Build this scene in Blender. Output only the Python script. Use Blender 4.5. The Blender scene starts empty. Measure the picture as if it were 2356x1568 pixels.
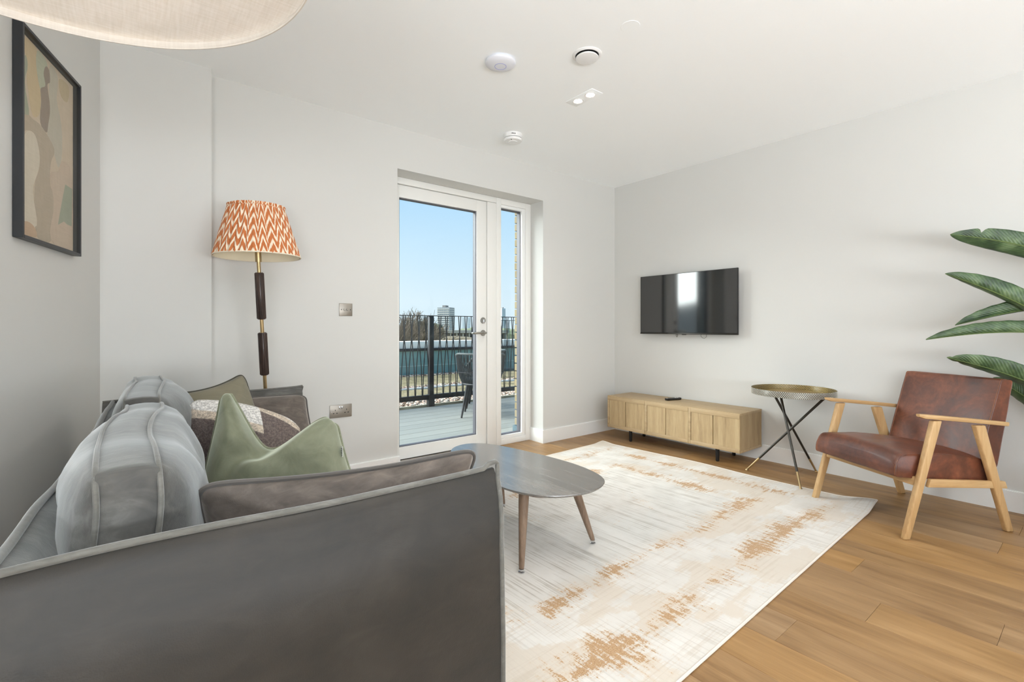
import bpy, bmesh, math, random
from mathutils import Vector, Matrix, noise
from math import sin, cos, pi, radians, atan2, sqrt
rnd = random.Random(7)
S = bpy.context.scene
COL = S.collection

# ------------------------------------------------------------------ camera, world, lights, exposure
cam_d = bpy.data.cameras.new('camera'); cam = bpy.data.objects.new('camera', cam_d); COL.objects.link(cam)
cam.location = (0, 0, 1.05); cam.rotation_euler = (radians(90), 0, radians(-38.571))
cam_d.sensor_width = 36; cam_d.lens = 36*1106/2356; cam_d.shift_y = -31/2356; cam_d.clip_start = .02; cam_d.clip_end = 3000
S.camera = cam
S.view_settings.view_transform = 'Standard'; S.view_settings.look = 'None'
S.view_settings.gamma = 1; S.view_settings.use_curve_mapping = False
S.view_settings.exposure = 0.05
S.cycles.max_bounces = 12; S.cycles.diffuse_bounces = 8; S.cycles.glossy_bounces = 4; S.cycles.transparent_max_bounces = 12
S.cycles.use_denoising = True; S.cycles.sample_clamp_indirect = 6
S.cycles.caustics_reflective = False; S.cycles.caustics_refractive = False

def lin(c):
    return tuple(((v/255)/12.92 if v/255 <= .04045 else ((v/255+.055)/1.055)**2.4) for v in c)

W = bpy.data.worlds.new('sky'); S.world = W; W.use_nodes = True
nt = W.node_tree; nt.nodes.clear()
tc = nt.nodes.new('ShaderNodeTexCoord'); sep = nt.nodes.new('ShaderNodeSeparateXYZ')
rmp = nt.nodes.new('ShaderNodeValToRGB'); bg = nt.nodes.new('ShaderNodeBackground'); wo = nt.nodes.new('ShaderNodeOutputWorld')
nt.links.new(tc.outputs['Generated'], sep.inputs[0]); nt.links.new(sep.outputs['Z'], rmp.inputs[0])
nt.links.new(rmp.outputs[0], bg.inputs[0]); nt.links.new(bg.outputs[0], wo.inputs[0])
els = [(0.0, (226, 240, 248)), (.05, (230, 243, 252)), (.13, (214, 236, 251)), (.27, (186, 223, 252)), (.6, (160, 205, 248)), (1.0, (140, 190, 240))]
e = rmp.color_ramp.elements
while len(e) < len(els): e.new(.5)
for i, (p, c) in enumerate(els): e[i].position = p; e[i].color = (*lin(c), 1)
bg.inputs[1].default_value = 1.07

def sunlamp(name, az, el, angle, st, col=(1, 1, 1)):
    l = bpy.data.lights.new(name, 'SUN'); l.energy = st; l.angle = radians(angle); l.color = col
    o = bpy.data.objects.new(name, l); COL.objects.link(o)
    d = Vector((sin(radians(az))*cos(radians(el)), cos(radians(az))*cos(radians(el)), sin(radians(el))))
    o.rotation_euler = d.to_track_quat('Z', 'Y').to_euler(); o.location = d*30
    return o
def arealamp(name, loc, rot, sx, sy, power, col=(1, 1, 1)):
    l = bpy.data.lights.new(name, 'AREA'); l.shape = 'RECTANGLE'; l.size = sx; l.size_y = sy; l.energy = power; l.color = col
    o = bpy.data.objects.new(name, l); COL.objects.link(o); o.location = loc; o.rotation_euler = rot
    return o
sunlamp('hazy_sun', -52, 32, 60, 11.5, (1, .98, .94))
# unseen fill lamps added behind the camera, tilted up to brighten ceiling and walls
arealamp('rear_fill', (.9, -3.04, .8), (radians(162), 0, radians(15)), 3.0, 1.4, 182, (.93, .965, 1))
arealamp('side_fill', (-1.48, -2.05, .8), (radians(168), 0, radians(-75.6)), 2.2, 1.6, 225, (.93, .965, 1))

# ------------------------------------------------------------------ mesh helpers
class MB:
    """collects shapes in one bmesh, in world (or thing-local) coordinates"""
    def __init__(s): s.bm = bmesh.new(); s.uv = None
    def box(s, lo, hi, bevel=0, M=None, seg=2):
        c = [(a+b)/2 for a, b in zip(lo, hi)]; d = [abs(b-a) for a, b in zip(lo, hi)]
        r = bmesh.ops.create_cube(s.bm, size=1, matrix=Matrix.Translation(c) @ Matrix.Diagonal((*d, 1)))
        vs = r['verts']
        if bevel:
            es = list({e for v in vs for e in v.link_edges})
            r2 = bmesh.ops.bevel(s.bm, geom=es, offset=min(bevel, min(d)*.49), segments=seg, affect='EDGES', profile=.5)
            vs = list({v for f in r2['faces'] for v in f.verts} | {v for v in vs if v.is_valid})
        if M is not None: bmesh.ops.transform(s.bm, verts=vs, matrix=M)
        return s
    def tube(s, pts, r, n=10, cap=True, closed=False, sq=None):
        """round tube through pts; r a number or a list; sq=(a,b) gives an n=4 bar"""
        pts = [Vector(p) for p in pts]; N = len(pts)
        rs = r if isinstance(r, (list, tuple)) else [r]*N
        rings = []; prev = None
        for i, p in enumerate(pts):
            if closed: t = pts[(i+1) % N]-pts[i-1]
            elif i == 0: t = pts[1]-pts[0]
            elif i == N-1: t = pts[-1]-pts[-2]
            else: t = (pts[i+1]-pts[i]).normalized()+(pts[i]-pts[i-1]).normalized()
            t.normalize()
            if prev is None:
                up = Vector((0, 0, 1)) if abs(t.z) < .9 else Vector((1, 0, 0))
                a = t.cross(up).normalized()
            else:
                a = prev-t*prev.dot(t)
                a = a.normalized() if a.length > 1e-6 else t.orthogonal().normalized()
            prev = a; b = t.cross(a)
            rings.append([s.bm.verts.new(p+(a*cos(2*pi*k/n)+b*sin(2*pi*k/n))*rs[i]) for k in range(n)])
        for i in range(N if closed else N-1):
            A, B = rings[i], rings[(i+1) % N]
            for k in range(n): s.bm.faces.new((A[k], A[(k+1) % n], B[(k+1) % n], B[k]))
        if cap and not closed:
            s.bm.faces.new(rings[0][::-1]); s.bm.faces.new(rings[-1])
        return s
    def lathe(s, prof, c=(0, 0, 0), n=32, M=None):
        """prof: list of (radius, z)"""
        rings = []; vs = []
        for r, z in prof:
            if r < 1e-6: v = [s.bm.verts.new((c[0], c[1], c[2]+z))]
            else: v = [s.bm.verts.new((c[0]+r*cos(2*pi*k/n), c[1]+r*sin(2*pi*k/n), c[2]+z)) for k in range(n)]
            rings.append(v); vs += v
        for A, B in zip(rings, rings[1:]):
            for k in range(n):
                k2 = (k+1) % n
                if len(A) == 1 and len(B) == 1: continue
                if len(A) == 1: s.bm.faces.new((A[0], B[k2], B[k]))
                elif len(B) == 1: s.bm.faces.new((A[k], A[k2], B[0]))
                else: s.bm.faces.new((A[k], A[k2], B[k2], B[k]))
        if M is not None: bmesh.ops.transform(s.bm, verts=vs, matrix=M)
        return s
    def prism(s, poly, z0, z1, bevel=0):
        """poly in xy, extruded along z"""
        lo = [s.bm.verts.new((x, y, z0)) for x, y in poly]; hi = [s.bm.verts.new((x, y, z1)) for x, y in poly]
        n = len(poly); fs = []
        fs.append(s.bm.faces.new(lo[::-1])); fs.append(s.bm.faces.new(hi))
        for k in range(n): fs.append(s.bm.faces.new((lo[k], lo[(k+1) % n], hi[(k+1) % n], hi[k])))
        if bevel:
            es = list({e for f in fs[:2] for e in f.edges})
            bmesh.ops.bevel(s.bm, geom=es, offset=bevel, segments=2, affect='EDGES')
        return s
    def hexa(s, p, bevel=0, seg=2):
        """8 corners: bottom 0-3 ccw, top 4-7"""
        v = [s.bm.verts.new(q) for q in p]
        fs = [s.bm.faces.new([v[i] for i in f]) for f in ((3, 2, 1, 0), (4, 5, 6, 7), (0, 1, 5, 4), (1, 2, 6, 5), (2, 3, 7, 6), (3, 0, 4, 7))]
        if bevel:
            es = list({e for f in fs for e in f.edges})
            bmesh.ops.bevel(s.bm, geom=es, offset=bevel, segments=seg, affect='EDGES', profile=.5)
        return s
    def grid(s, P, closed_u=False, closed_v=False, flip=False, uvs=None):
        """P[i][j] -> points"""
        V = [[s.bm.verts.new(p) for p in row] for row in P]
        n, m = len(V), len(V[0])
        lay = None
        if uvs is not None:
            lay = s.bm.loops.layers.uv.get('UVMap') or s.bm.loops.layers.uv.new('UVMap')
        for i in range(n if closed_u else n-1):
            for j in range(m if closed_v else m-1):
                idx = [(i, j), (i+1, j), (i+1, j+1), (i, j+1)]
                if flip: idx = idx[::-1]
                f = s.bm.faces.new([V[a % n][b % m] for a, b in idx])
                if lay is not None:
                    for lp, (a, b) in zip(f.loops, idx): lp[lay].uv = uvs[a][b]
        return V

def root_off(o):
    v = Vector((0, 0, 0))
    while o is not None: v += o.location; o = o.parent
    return v
def mk(name, mb, mat, parent=None, local=False, smooth=True, angle=40, weld=0):
    """link a bmesh as ONE mesh object; world-coordinate shapes are re-based on the parent"""
    if weld: bmesh.ops.remove_doubles(mb.bm, verts=mb.bm.verts, dist=weld)
    bmesh.ops.recalc_face_normals(mb.bm, faces=mb.bm.faces)
    me = bpy.data.meshes.new(name); mb.bm.to_mesh(me); mb.bm.free()
    if parent is not None and not local: me.transform(Matrix.Translation(-root_off(parent)))
    for m in (mat if isinstance(mat, (list, tuple)) else [mat]): me.materials.append(m)
    if smooth:
        me.polygons.foreach_set('use_smooth', [True]*len(me.polygons)); me.set_sharp_from_angle(angle=radians(angle))
    o = bpy.data.objects.new(name, me); COL.objects.link(o)
    if parent is not None: o.parent = parent
    return o
def thing(name, label, cat, loc, rotz=0, group=None):
    o = bpy.data.objects.new(name, None); COL.objects.link(o); o.location = loc; o.rotation_euler = (0, 0, rotz)
    o.empty_display_size = .1; o['label'] = label; o['category'] = cat
    if group: o['group'] = group
    return o
def tag(o, label, cat, group=None):
    o['label'] = label; o['category'] = cat
    if group: o['group'] = group
    return o
def struct(o): o['kind'] = 'structure'; return o
def stuff(o): o['kind'] = 'stuff'; return o
def rebase(o, loc):
    o.data.transform(Matrix.Translation(-Vector(loc))); o.location = loc; return o

# ------------------------------------------------------------------ materials
class NT:
    def __init__(s, name):
        s.m = bpy.data.materials.new(name); s.m.use_nodes = True; s.t = s.m.node_tree
        s.b = s.t.nodes['Principled BSDF']; s.out = s.t.nodes['Material Output']
    def n(s, typ, **kw):
        nd = s.t.nodes.new('ShaderNode'+typ)
        for k, v in kw.items():
            if k in nd.inputs: nd.inputs[k].default_value = v
            else: setattr(nd, k, v)
        return nd
    def l(s, a, b): s.t.links.new(a, b)
    def math(s, op, a, b=None, c=None, clamp=False):
        nd = s.t.nodes.new('ShaderNodeMath'); nd.operation = op; nd.use_clamp = clamp
        for i, x in enumerate((a, b, c)):
            if x is None: continue
            if isinstance(x, (int, float)): nd.inputs[i].default_value = x
            else: s.l(x, nd.inputs[i])
        return nd.outputs[0]
    def ramp(s, x, stops, interp='LINEAR'):
        nd = s.t.nodes.new('ShaderNodeValToRGB'); nd.color_ramp.interpolation = interp
        el = nd.color_ramp.elements
        while len(el) < len(stops): el.new(.5)
        for i, (p, c) in enumerate(stops): el[i].position = p; el[i].color = (*lin(c), 1) if isinstance(c, tuple) else (c, c, c, 1)
        s.l(x, nd.inputs[0]); return nd.outputs[0]
    def mix(s, f, a, b):
        nd = s.t.nodes.new('ShaderNodeMix'); nd.data_type = 'RGBA'
        for k, x in ((0, f), (6, a), (7, b)):
            if isinstance(x, (int, float)): nd.inputs[k].default_value = x
            elif isinstance(x, tuple): nd.inputs[k].default_value = (*lin(x), 1)
            else: s.l(x, nd.inputs[k])
        return nd.outputs[2]
    def coord(s, kind='Object', scale=None, rot=None):
        tcn = s.t.nodes.new('ShaderNodeTexCoord'); o = tcn.outputs[kind]
        if scale or rot:
            mp = s.t.nodes.new('ShaderNodeMapping')
            if scale: mp.inputs['Scale'].default_value = scale
            if rot: mp.inputs['Rotation'].default_value = rot
            s.l(o, mp.inputs[0]); o = mp.outputs[0]
        return o
    def noise(s, vec, scale=5, detail=3, rough=.5, dist=0):
        nd = s.t.nodes.new('ShaderNodeTexNoise'); nd.inputs['Scale'].default_value = scale
        nd.inputs['Detail'].default_value = detail; nd.inputs['Roughness'].default_value = rough; nd.inputs['Distortion'].default_value = dist
        s.l(vec, nd.inputs['Vector']); return nd.outputs[0]
    def bump(s, h, strength=.3, dist=.002):
        nd = s.t.nodes.new('ShaderNodeBump'); nd.inputs['Strength'].default_value = strength; nd.inputs['Distance'].default_value = dist
        s.l(h, nd.inputs['Height']); s.l(nd.outputs[0], s.b.inputs['Normal']); return nd
    def set(s, **kw):
        for k, v in kw.items():
            k = k.replace('_', ' ')
            if isinstance(v, tuple) and len(v) == 3: v = (*lin(v), 1)
            s.b.inputs[k].default_value = v
        return s

def plain(name, col, rough=.5, metal=0, bump=0, bscale=200, var=0, **kw):
    t = NT(name); t.set(Base_Color=col, Roughness=rough, Metallic=metal, **kw)
    if bump: t.bump(t.noise(t.coord(), bscale, 3), bump, .001)
    if var:
        c = t.noise(t.coord(), 6, 4); a = tuple(max(0, x*(1-var)) for x in col); b = tuple(min(255, x*(1+var)) for x in col)
        t.l(t.ramp(c, [(.3, a), (.7, b)]), t.b.inputs['Base Color'])
    return t.m

def wood(name, c1, c2, c3, axis='z', rough=.45, scale=1, rnd_obj=0, bump=.15, coord='Object', coat=0):
    t = NT(name)
    st = {'x': (.6, 9, 9), 'y': (9, .6, 9), 'z': (9, 9, .6)}[axis]
    v = t.coord(coord, tuple(a*scale for a in st))
    if rnd_obj:
        oi = t.n('ObjectInfo'); cmb = t.n('CombineXYZ')
        t.l(t.math('MULTIPLY', oi.outputs['Random'], 37.), cmb.inputs[0]); t.l(t.math('MULTIPLY', oi.outputs['Random'], 91.), cmb.inputs[1])
        t.l(t.math('MULTIPLY', oi.outputs['Random'], 53.), cmb.inputs[2])
        ad = t.n('VectorMath', operation='ADD'); t.l(v, ad.inputs[0]); t.l(cmb.outputs[0], ad.inputs[1]); v = ad.outputs[0]
    big = t.noise(v, .8, 4, .55, 1.2); fine = t.noise(v, 9, 5, .65, .3)
    f = t.math('ADD', t.math('MULTIPLY', big, .62), t.math('MULTIPLY', fine, .38))
    col = t.ramp(f, [(.32, c1), (.5, c2), (.68, c3)])
    if rnd_obj:
        hv = t.n('HueSaturation'); t.l(col, hv.inputs['Color'])
        t.l(t.math('ADD', t.math('MULTIPLY', oi.outputs['Random'], rnd_obj), 1-rnd_obj/2), hv.inputs['Value']); col = hv.outputs[0]
    t.l(col, t.b.inputs['Base Color']); t.set(Roughness=rough)
    if coat: t.set(Coat_Weight=coat, Coat_Roughness=.2)
    t.bump(fine, bump, .001)
    return t.m

def velvet(name, base, light, dark, scale=3.0, sheen=.5, sheen_tint=None, streak=None, rough=.62, marks=0):
    t = NT(name); v = t.coord()
    a = t.noise(v, scale, 4, .6, .8)
    vs = t.coord('Object', streak or (1.2, 5, 3)); b = t.noise(vs, scale*2.2, 4, .6, 1.0)
    f = t.math('ADD', t.math('MULTIPLY', a, .55), t.math('MULTIPLY', b, .45))
    t.l(t.ramp(f, [(.3, dark), (.5, base), (.7, light)]), t.b.inputs['Base Color'])
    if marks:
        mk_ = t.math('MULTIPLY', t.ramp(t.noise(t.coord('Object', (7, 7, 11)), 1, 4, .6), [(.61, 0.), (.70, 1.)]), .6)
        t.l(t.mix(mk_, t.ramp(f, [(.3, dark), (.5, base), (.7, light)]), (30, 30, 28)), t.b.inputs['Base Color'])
    t.set(Roughness=rough, Sheen_Weight=sheen, Sheen_Roughness=.45, Specular_IOR_Level=.3)
    if sheen_tint: t.b.inputs['Sheen Tint'].default_value = (*lin(sheen_tint), 1)
    h = t.math('ADD', t.math('MULTIPLY', t.noise(v, 420, 2), .5), t.math('MULTIPLY', t.noise(v, 55, 3), .8))
    t.bump(h, .28, .0015)
    return t.m

def glassy(name, tint=(255, 255, 255), refl=1.0):
    """clear pane: light passes straight through, surface reflects by Fresnel"""
    t = NT(name); t.t.nodes.remove(t.b)
    tr = t.n('BsdfTransparent'); tr.inputs[0].default_value = (*lin(tint), 1)
    gl = t.n('BsdfGlossy'); gl.inputs['Roughness'].default_value = .01
    g = t.n('NewGeometry'); dp = t.n('VectorMath', operation='DOT_PRODUCT'); t.l(g.outputs['Normal'], dp.inputs[0]); t.l(g.outputs['Incoming'], dp.inputs[1])
    sch = t.math('MULTIPLY_ADD', t.math('POWER', t.math('SUBTRACT', 1.0, t.math('ABSOLUTE', dp.outputs['Value'])), 5.), .95, .03)
    mx = t.n('MixShader'); t.l(t.math('MULTIPLY', sch, refl), mx.inputs[0]); t.l(tr.outputs[0], mx.inputs[1]); t.l(gl.outputs[0], mx.inputs[2])
    t.l(mx.outputs[0], t.out.inputs[0]); return t.m

M = {}
M['wall'] = plain('white_wall_paint', (211, 211, 208), .85, bump=.03, bscale=300)
M['wall_west'] = M['wall']
M['ceiling'] = plain('white_ceiling_paint', (250, 253, 255), .9)
M['skirt'] = plain('white_satin_skirting', (236, 237, 236), .45)
M['upvc'] = plain('white_satin_frame', (233, 233, 230), .38)
M['gasket'] = plain('dark_grey_gasket', (96, 96, 102), .5)
M['glass'] = glassy('window_glass', (246, 251, 252), .8)
M['picture_glass'] = glassy('anti_glare_glass', (250, 250, 248), .3)
M['steel'] = plain('brushed_steel', (168, 166, 160), .32, 1, bump=.05)
M['nickel'] = plain('brushed_nickel_plate', (158, 152, 143), .38, .85, bump=.05, bscale=500)
M['white_plastic'] = plain('white_plastic', (236, 236, 236), .4)
M['cool_plastic'] = plain('cool_white_plastic', (226, 228, 236), .35)
M['black_plastic'] = plain('black_plastic', (22, 22, 23), .35)
M['black'] = plain('matt_black', (18, 18, 18), .55)
M['black_metal'] = plain('black_powder_coat', (40, 42, 45), .42, .3)
M['chrome'] = plain('chrome', (210, 210, 212), .08, 1)
M['brass'] = plain('aged_brass', (176, 152, 112), .32, .85, var=.10)
M['bronze'] = plain('dark_bronze_metal', (70, 68, 64), .28, .8)
M['oak'] = wood('pale_oak', (176, 138, 92), (196, 160, 112), (210, 178, 132), 'z', .45, 2.2)
M['oak_x'] = wood('pale_oak_along_x', (176, 138, 92), (196, 160, 112), (210, 178, 132), 'x', .45, 2.2)
M['oak_y'] = wood('pale_oak_along_y', (176, 138, 92), (196, 160, 112), (210, 178, 132), 'y', .45, 2.2)
M['cab_v'] = wood('limed_oak_upright', (150, 126, 92), (176, 152, 114), (190, 168, 130), 'z', .5, 2.6, rnd_obj=.06)
M['cab_y'] = wood('limed_oak_lengthwise', (156, 132, 98), (178, 154, 118), (190, 168, 132), 'y', .5, 2.4)
M['table_top'] = wood('grey_brown_ash', (74, 70, 67), (102, 98, 94), (130, 126, 121), 'y', .22, 1.6, bump=.3, coat=.5); M['table_top'].node_tree.nodes['Principled BSDF'].inputs['IOR'].default_value = 1.9
M['walnut'] = wood('grey_walnut', (96, 76, 60), (128, 106, 88), (150, 128, 108), 'z', .5, 2.5)
M['dark_wood'] = wood('fluted_dark_wood', (40, 30, 27), (62, 48, 43), (88, 70, 62), 'z', .32, 3)

def floor_mat():
    t = NT('oiled_oak_floorboards')
    oi = t.n('ObjectInfo'); R = oi.outputs['Random']
    v = t.coord('Object'); cmb = t.n('CombineXYZ')
    t.l(t.math('MULTIPLY', R, 43.), cmb.inputs[0]); t.l(t.math('MULTIPLY', R, 71.), cmb.inputs[1]); t.l(t.math('MULTIPLY', R, 17.), cmb.inputs[2])
    ad = t.n('VectorMath', operation='ADD'); t.l(v, ad.inputs[0]); t.l(cmb.outputs[0], ad.inputs[1])
    def st(sc):
        mp = t.n('Mapping'); mp.inputs['Scale'].default_value = sc; t.l(ad.outputs[0], mp.inputs[0]); return mp.outputs[0]
    big = t.noise(st((7, 1.1, 1)), 1.0, 3, .5, 1.4); mid = t.noise(st((34, 1.6, 1)), 1, 5, .6, .6); fine = t.noise(st((240, 9, 1)), 1, 3, .6)
    f = t.math('ADD', t.math('ADD', t.math('MULTIPLY', big, .5), t.math('MULTIPLY', mid, .34)), t.math('MULTIPLY', fine, .16))
    col = t.ramp(f, [(.30, (122, 88, 52)), (.45, (152, 116, 73)), (.56, (168, 131, 86)), (.72, (188, 152, 106))])
    knots = t.ramp(t.noise(st((6, 1.0, 1)), 1.1, 5, .68, 2.4), [(.63, 0.), (.73, 1.)])
    streak = t.ramp(t.noise(st((20, .8, 1)), 1.0, 5, .65, 1.2), [(.62, 0.), (.74, 1.)])
    col = t.mix(t.math('MULTIPLY', t.math('MAXIMUM', knots, streak), .42), col, (84, 62, 46))
    hv = t.n('HueSaturation'); t.l(col, hv.inputs['Color']); t.l(t.ramp(R, [(0, .85), (.5, .92), (.9, .98), (1, 1.12)]), hv.inputs['Value'])
    t.l(t.ramp(R, [(0, .9), (1, 1.04)]), hv.inputs['Saturation'])
    t.l(hv.outputs[0], t.b.inputs['Base Color'])
    t.l(t.ramp(mid, [(.3, .38), (.7, .5)]), t.b.inputs['Roughness'])
    t.set(Specular_IOR_Level=.4)
    t.bump(t.math('ADD', fine, mid), .10, .001)
    return t.m
M['floor'] = floor_mat()
M['subfloor'] = plain('dark_joint', (70, 52, 38), .8)

def rug_mat():
    """distressed cream rug: Object coordinates, x along its length (half 1.45), y across (half 1.015)"""
    t = NT('distressed_cream_rug'); v = t.coord('Object')
    sp = t.n('SeparateXYZ'); t.l(v, sp.inputs[0])
    ax = t.math('SUBTRACT', 1.45, t.math('ABSOLUTE', sp.outputs[0])); ay = t.math('SUBTRACT', 1.015, t.math('ABSOLUTE', sp.outputs[1]))
    wob = t.math('MULTIPLY', t.math('SUBTRACT', t.noise(v, 5, 3), .5), .07)
    d = t.math('ADD', t.math('MINIMUM', ax, ay), wob)
    def sc(s_):
        mp = t.n('Mapping'); mp.inputs['Scale'].default_value = s_; t.l(v, mp.inputs[0]); return mp.outputs[0]
    lines_y = t.noise(sc((120, 1.5, 1)), 1, 3, .6); lines_x = t.noise(sc((2.4, 75, 1)), 1, 4, .6)
    iny = t.math('GREATER_THAN', ay, ax)     # 1 on the short ends
    def band(c, w):   # soft band round distance c
        return t.math('SUBTRACT', 1.0, t.math('DIVIDE', t.math('ABSOLUTE', t.math('SUBTRACT', d, c)), w), clamp=True)
    b1 = band(.20, .13); b2 = band(.52, .12); bm_ = t.math('MAXIMUM', b1, b2)
    pa = t.noise(sc((3.4, 3.4, 1)), 1, 2, .5)
    pl_ = t.math('ADD', t.math('MULTIPLY', t.noise(sc((14, 60, 1)), 1, 3, .6), iny), t.math('MULTIPLY', t.noise(sc((60, 14, 1)), 1, 3, .6), t.math('SUBTRACT', 1., iny)))
    pk_ = t.math('ADD', t.math('MULTIPLY', t.noise(sc((70, 9, 1)), 1, 4, .7), .5), t.math('MULTIPLY', t.noise(sc((9, 70, 1)), 1, 4, .7), .5))
    gb = t.noise(sc((150, 150, 1)), 1, 3, .7)
    brk = t.math('ADD', t.math('ADD', t.math('MULTIPLY', pl_, .35), t.math('MULTIPLY', pk_, .45)), t.math('MULTIPLY', gb, .2))
    g = t.math('ADD', t.math('ADD', t.math('MULTIPLY', pa, .80), t.math('MULTIPLY', brk, 1.85)), t.math('MULTIPLY', bm_, .30))
    gold = t.ramp(t.math('MULTIPLY', g, .5), [(.805, 0.), (.822, 1.)])
    tan = t.ramp(t.math('MULTIPLY', g, .5), [(.75, 0.), (.81, 1.)])
    wl = t.math('ADD', t.math('MULTIPLY', lines_y, .7), t.math('MULTIPLY', t.noise(sc((8, 8, 1)), 1, 3), .3))
    wx = t.math('ADD', t.math('MULTIPLY', lines_x, .7), t.math('MULTIPLY', t.noise(sc((8, 8, 1)), 1, 3), .3))
    inner = t.ramp(d, [(.52, 0.), (.62, 1.)])
    lw = t.ramp(wl, [(.50, 0.), (.60, 1.)]); lx = t.ramp(wx, [(.53, 0.), (.60, 1.)])
    base = t.mix(t.ramp(t.noise(sc((5, 5, 1)), 1, 4, .6), [(.3, 0.), (.7, 1.)]), (226, 223, 217), (212, 207, 199))
    flat_ = t.math('MULTIPLY', t.ramp(t.math('ADD', t.math('MULTIPLY', t.noise(sc((1.8, 3.4, 1)), 1.3, 3), .8), t.math('MULTIPLY', pk_, .2)), [(.50, 0.), (.525, 1.)]), t.math('SUBTRACT', 1., inner))
    base = t.mix(t.math('MULTIPLY', flat_, .8), base, (212, 201, 186))
    grey = t.ramp(t.noise(sc((1.2, 1.2, 1)), 1, 2), [(.45, 0.), (.65, 1.)])
    blk = t.math('MULTIPLY', lw, t.math('ADD', t.math('MULTIPLY', inner, .45), .30))
    base = t.mix(t.math('MULTIPLY', blk, t.math('SUBTRACT', 1., t.math('MULTIPLY', flat_, .8))), base, (172, 163, 150))
    base = t.mix(t.math('MULTIPLY', t.math('MULTIPLY', grey, inner), .35), base, (196, 200, 198))
    base = t.mix(t.math('MULTIPLY', lx, t.math('MULTIPLY', t.math('SUBTRACT', 1., inner), .30)), base, (190, 174, 154))
    base = t.mix(t.math('MULTIPLY', tan, .45), base, (206, 178, 144))
    speck = t.noise(sc((260, 260, 1)), 1, 2)
    gcol = t.mix(t.ramp(speck, [(.4, 0.), (.6, 1.)]), (168, 126, 82), (196, 162, 120))
    col = t.mix(t.math('MULTIPLY', gold, .92), base, gcol)
    t.l(col, t.b.inputs['Base Color']); t.set(Roughness=.92, Sheen_Weight=.15)
    h = t.math('SUBTRACT', t.math('MULTIPLY', t.noise(sc((500, 500, 1)), 1, 2), .4), t.math('ADD', t.math('MULTIPLY', lw, .4), t.math('MULTIPLY', gold, .5)))
    t.bump(h, .5, .002)
    return t.m
M['rug'] = rug_mat()
M['rug_edge'] = plain('rug_binding', (222, 214, 204), .9)

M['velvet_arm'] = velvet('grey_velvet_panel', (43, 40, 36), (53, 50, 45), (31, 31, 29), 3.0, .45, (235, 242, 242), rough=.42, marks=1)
M['velvet'] = velvet('grey_velvet', (80, 79, 76), (118, 118, 115), (46, 46, 46), 3.4, .75, (232, 238, 240))
M['velvet_taupe'] = velvet('taupe_velvet', (94, 86, 80), (124, 114, 106), (62, 57, 53), 5, .6, (235, 228, 220))
M['velvet_green'] = velvet('sage_velvet', (120, 124, 103), (142, 146, 126), (86, 89, 68), 1.6, 1.0, (232, 240, 222), streak=(3, 3, 3))
M['olive'] = velvet('olive_cotton', (120, 115, 97), (132, 127, 109), (104, 99, 82), 3, .15)
M['olive_piping'] = plain('dark_olive_piping', (62, 60, 50), .8)
M['piping'] = velvet('grey_velvet_piping', (96, 95, 90), (116, 115, 110), (80, 80, 76), 12, .6, (232, 236, 238))
M['piping_taupe'] = plain('dark_taupe_piping', (72, 68, 64), .75, Sheen_Weight=.4)
M['piping_green'] = velvet('sage_piping', (120, 124, 102), (138, 142, 120), (100, 102, 80), 12, .7, (228, 238, 215))

def boucle():
    t = NT('boucle_wool'); v = t.coord()
    sp = t.n('SeparateXYZ'); t.l(t.coord('UV'), sp.inputs[0])
    wv = t.math('ADD', sp.outputs[1], t.math('MULTIPLY', t.math('SUBTRACT', t.noise(t.coord('UV'), 3, 2), .5), .12))
    k = t.math('ADD', wv, t.math('MULTIPLY', sp.outputs[0], .30))       # diagonal border of the dark patch
    k2 = t.math('SUBTRACT', k, t.math('MULTIPLY', t.math('GREATER_THAN', sp.outputs[0], .62), .32))
    col = t.ramp(k2, [(.0, (122, 110, 106)), (.80, (122, 110, 106)), (.81, (222, 208, 190)), (.90, (222, 208, 190)), (.91, (240, 238, 234))], 'LINEAR')
    n_ = t.noise(v, 130, 3, .7)
    col = t.mix(t.math('MULTIPLY', t.ramp(n_, [(.42, 1.), (.6, 0.)]), .45), col, (40, 34, 33))
    t.l(col, t.b.inputs['Base Color']); t.set(Roughness=.95)
    t.bump(n_, 1.0, .006); return t.m
M['boucle'] = boucle()

def leather():
    t = NT('worn_tan_leather'); v = t.coord()
    a = t.noise(v, 5, 5, .65, .8); b = t.noise(v, 38, 4, .6)
    f = t.math('ADD', t.math('MULTIPLY', a, .75), t.math('MULTIPLY', b, .25))
    t.l(t.ramp(f, [(.32, (66, 38, 30)), (.48, (96, 54, 38)), (.6, (122, 70, 48)), (.74, (152, 94, 64))]), t.b.inputs['Base Color'])
    t.l(t.ramp(a, [(.3, .30), (.7, .46)]), t.b.inputs['Roughness']); t.set(Specular_IOR_Level=.55, Coat_Weight=.12, Coat_Roughness=.3)
    vo = t.n('TexVoronoi'); vo.inputs['Scale'].default_value = 260; t.l(v, vo.inputs['Vector'])
    t.bump(t.math('ADD', vo.outputs[0], t.noise(v, 14, 4)), .12, .0015); return t.m
M['leather'] = leather()
M['stitch'] = plain('tan_stitching', (190, 128, 88), .7)

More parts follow.
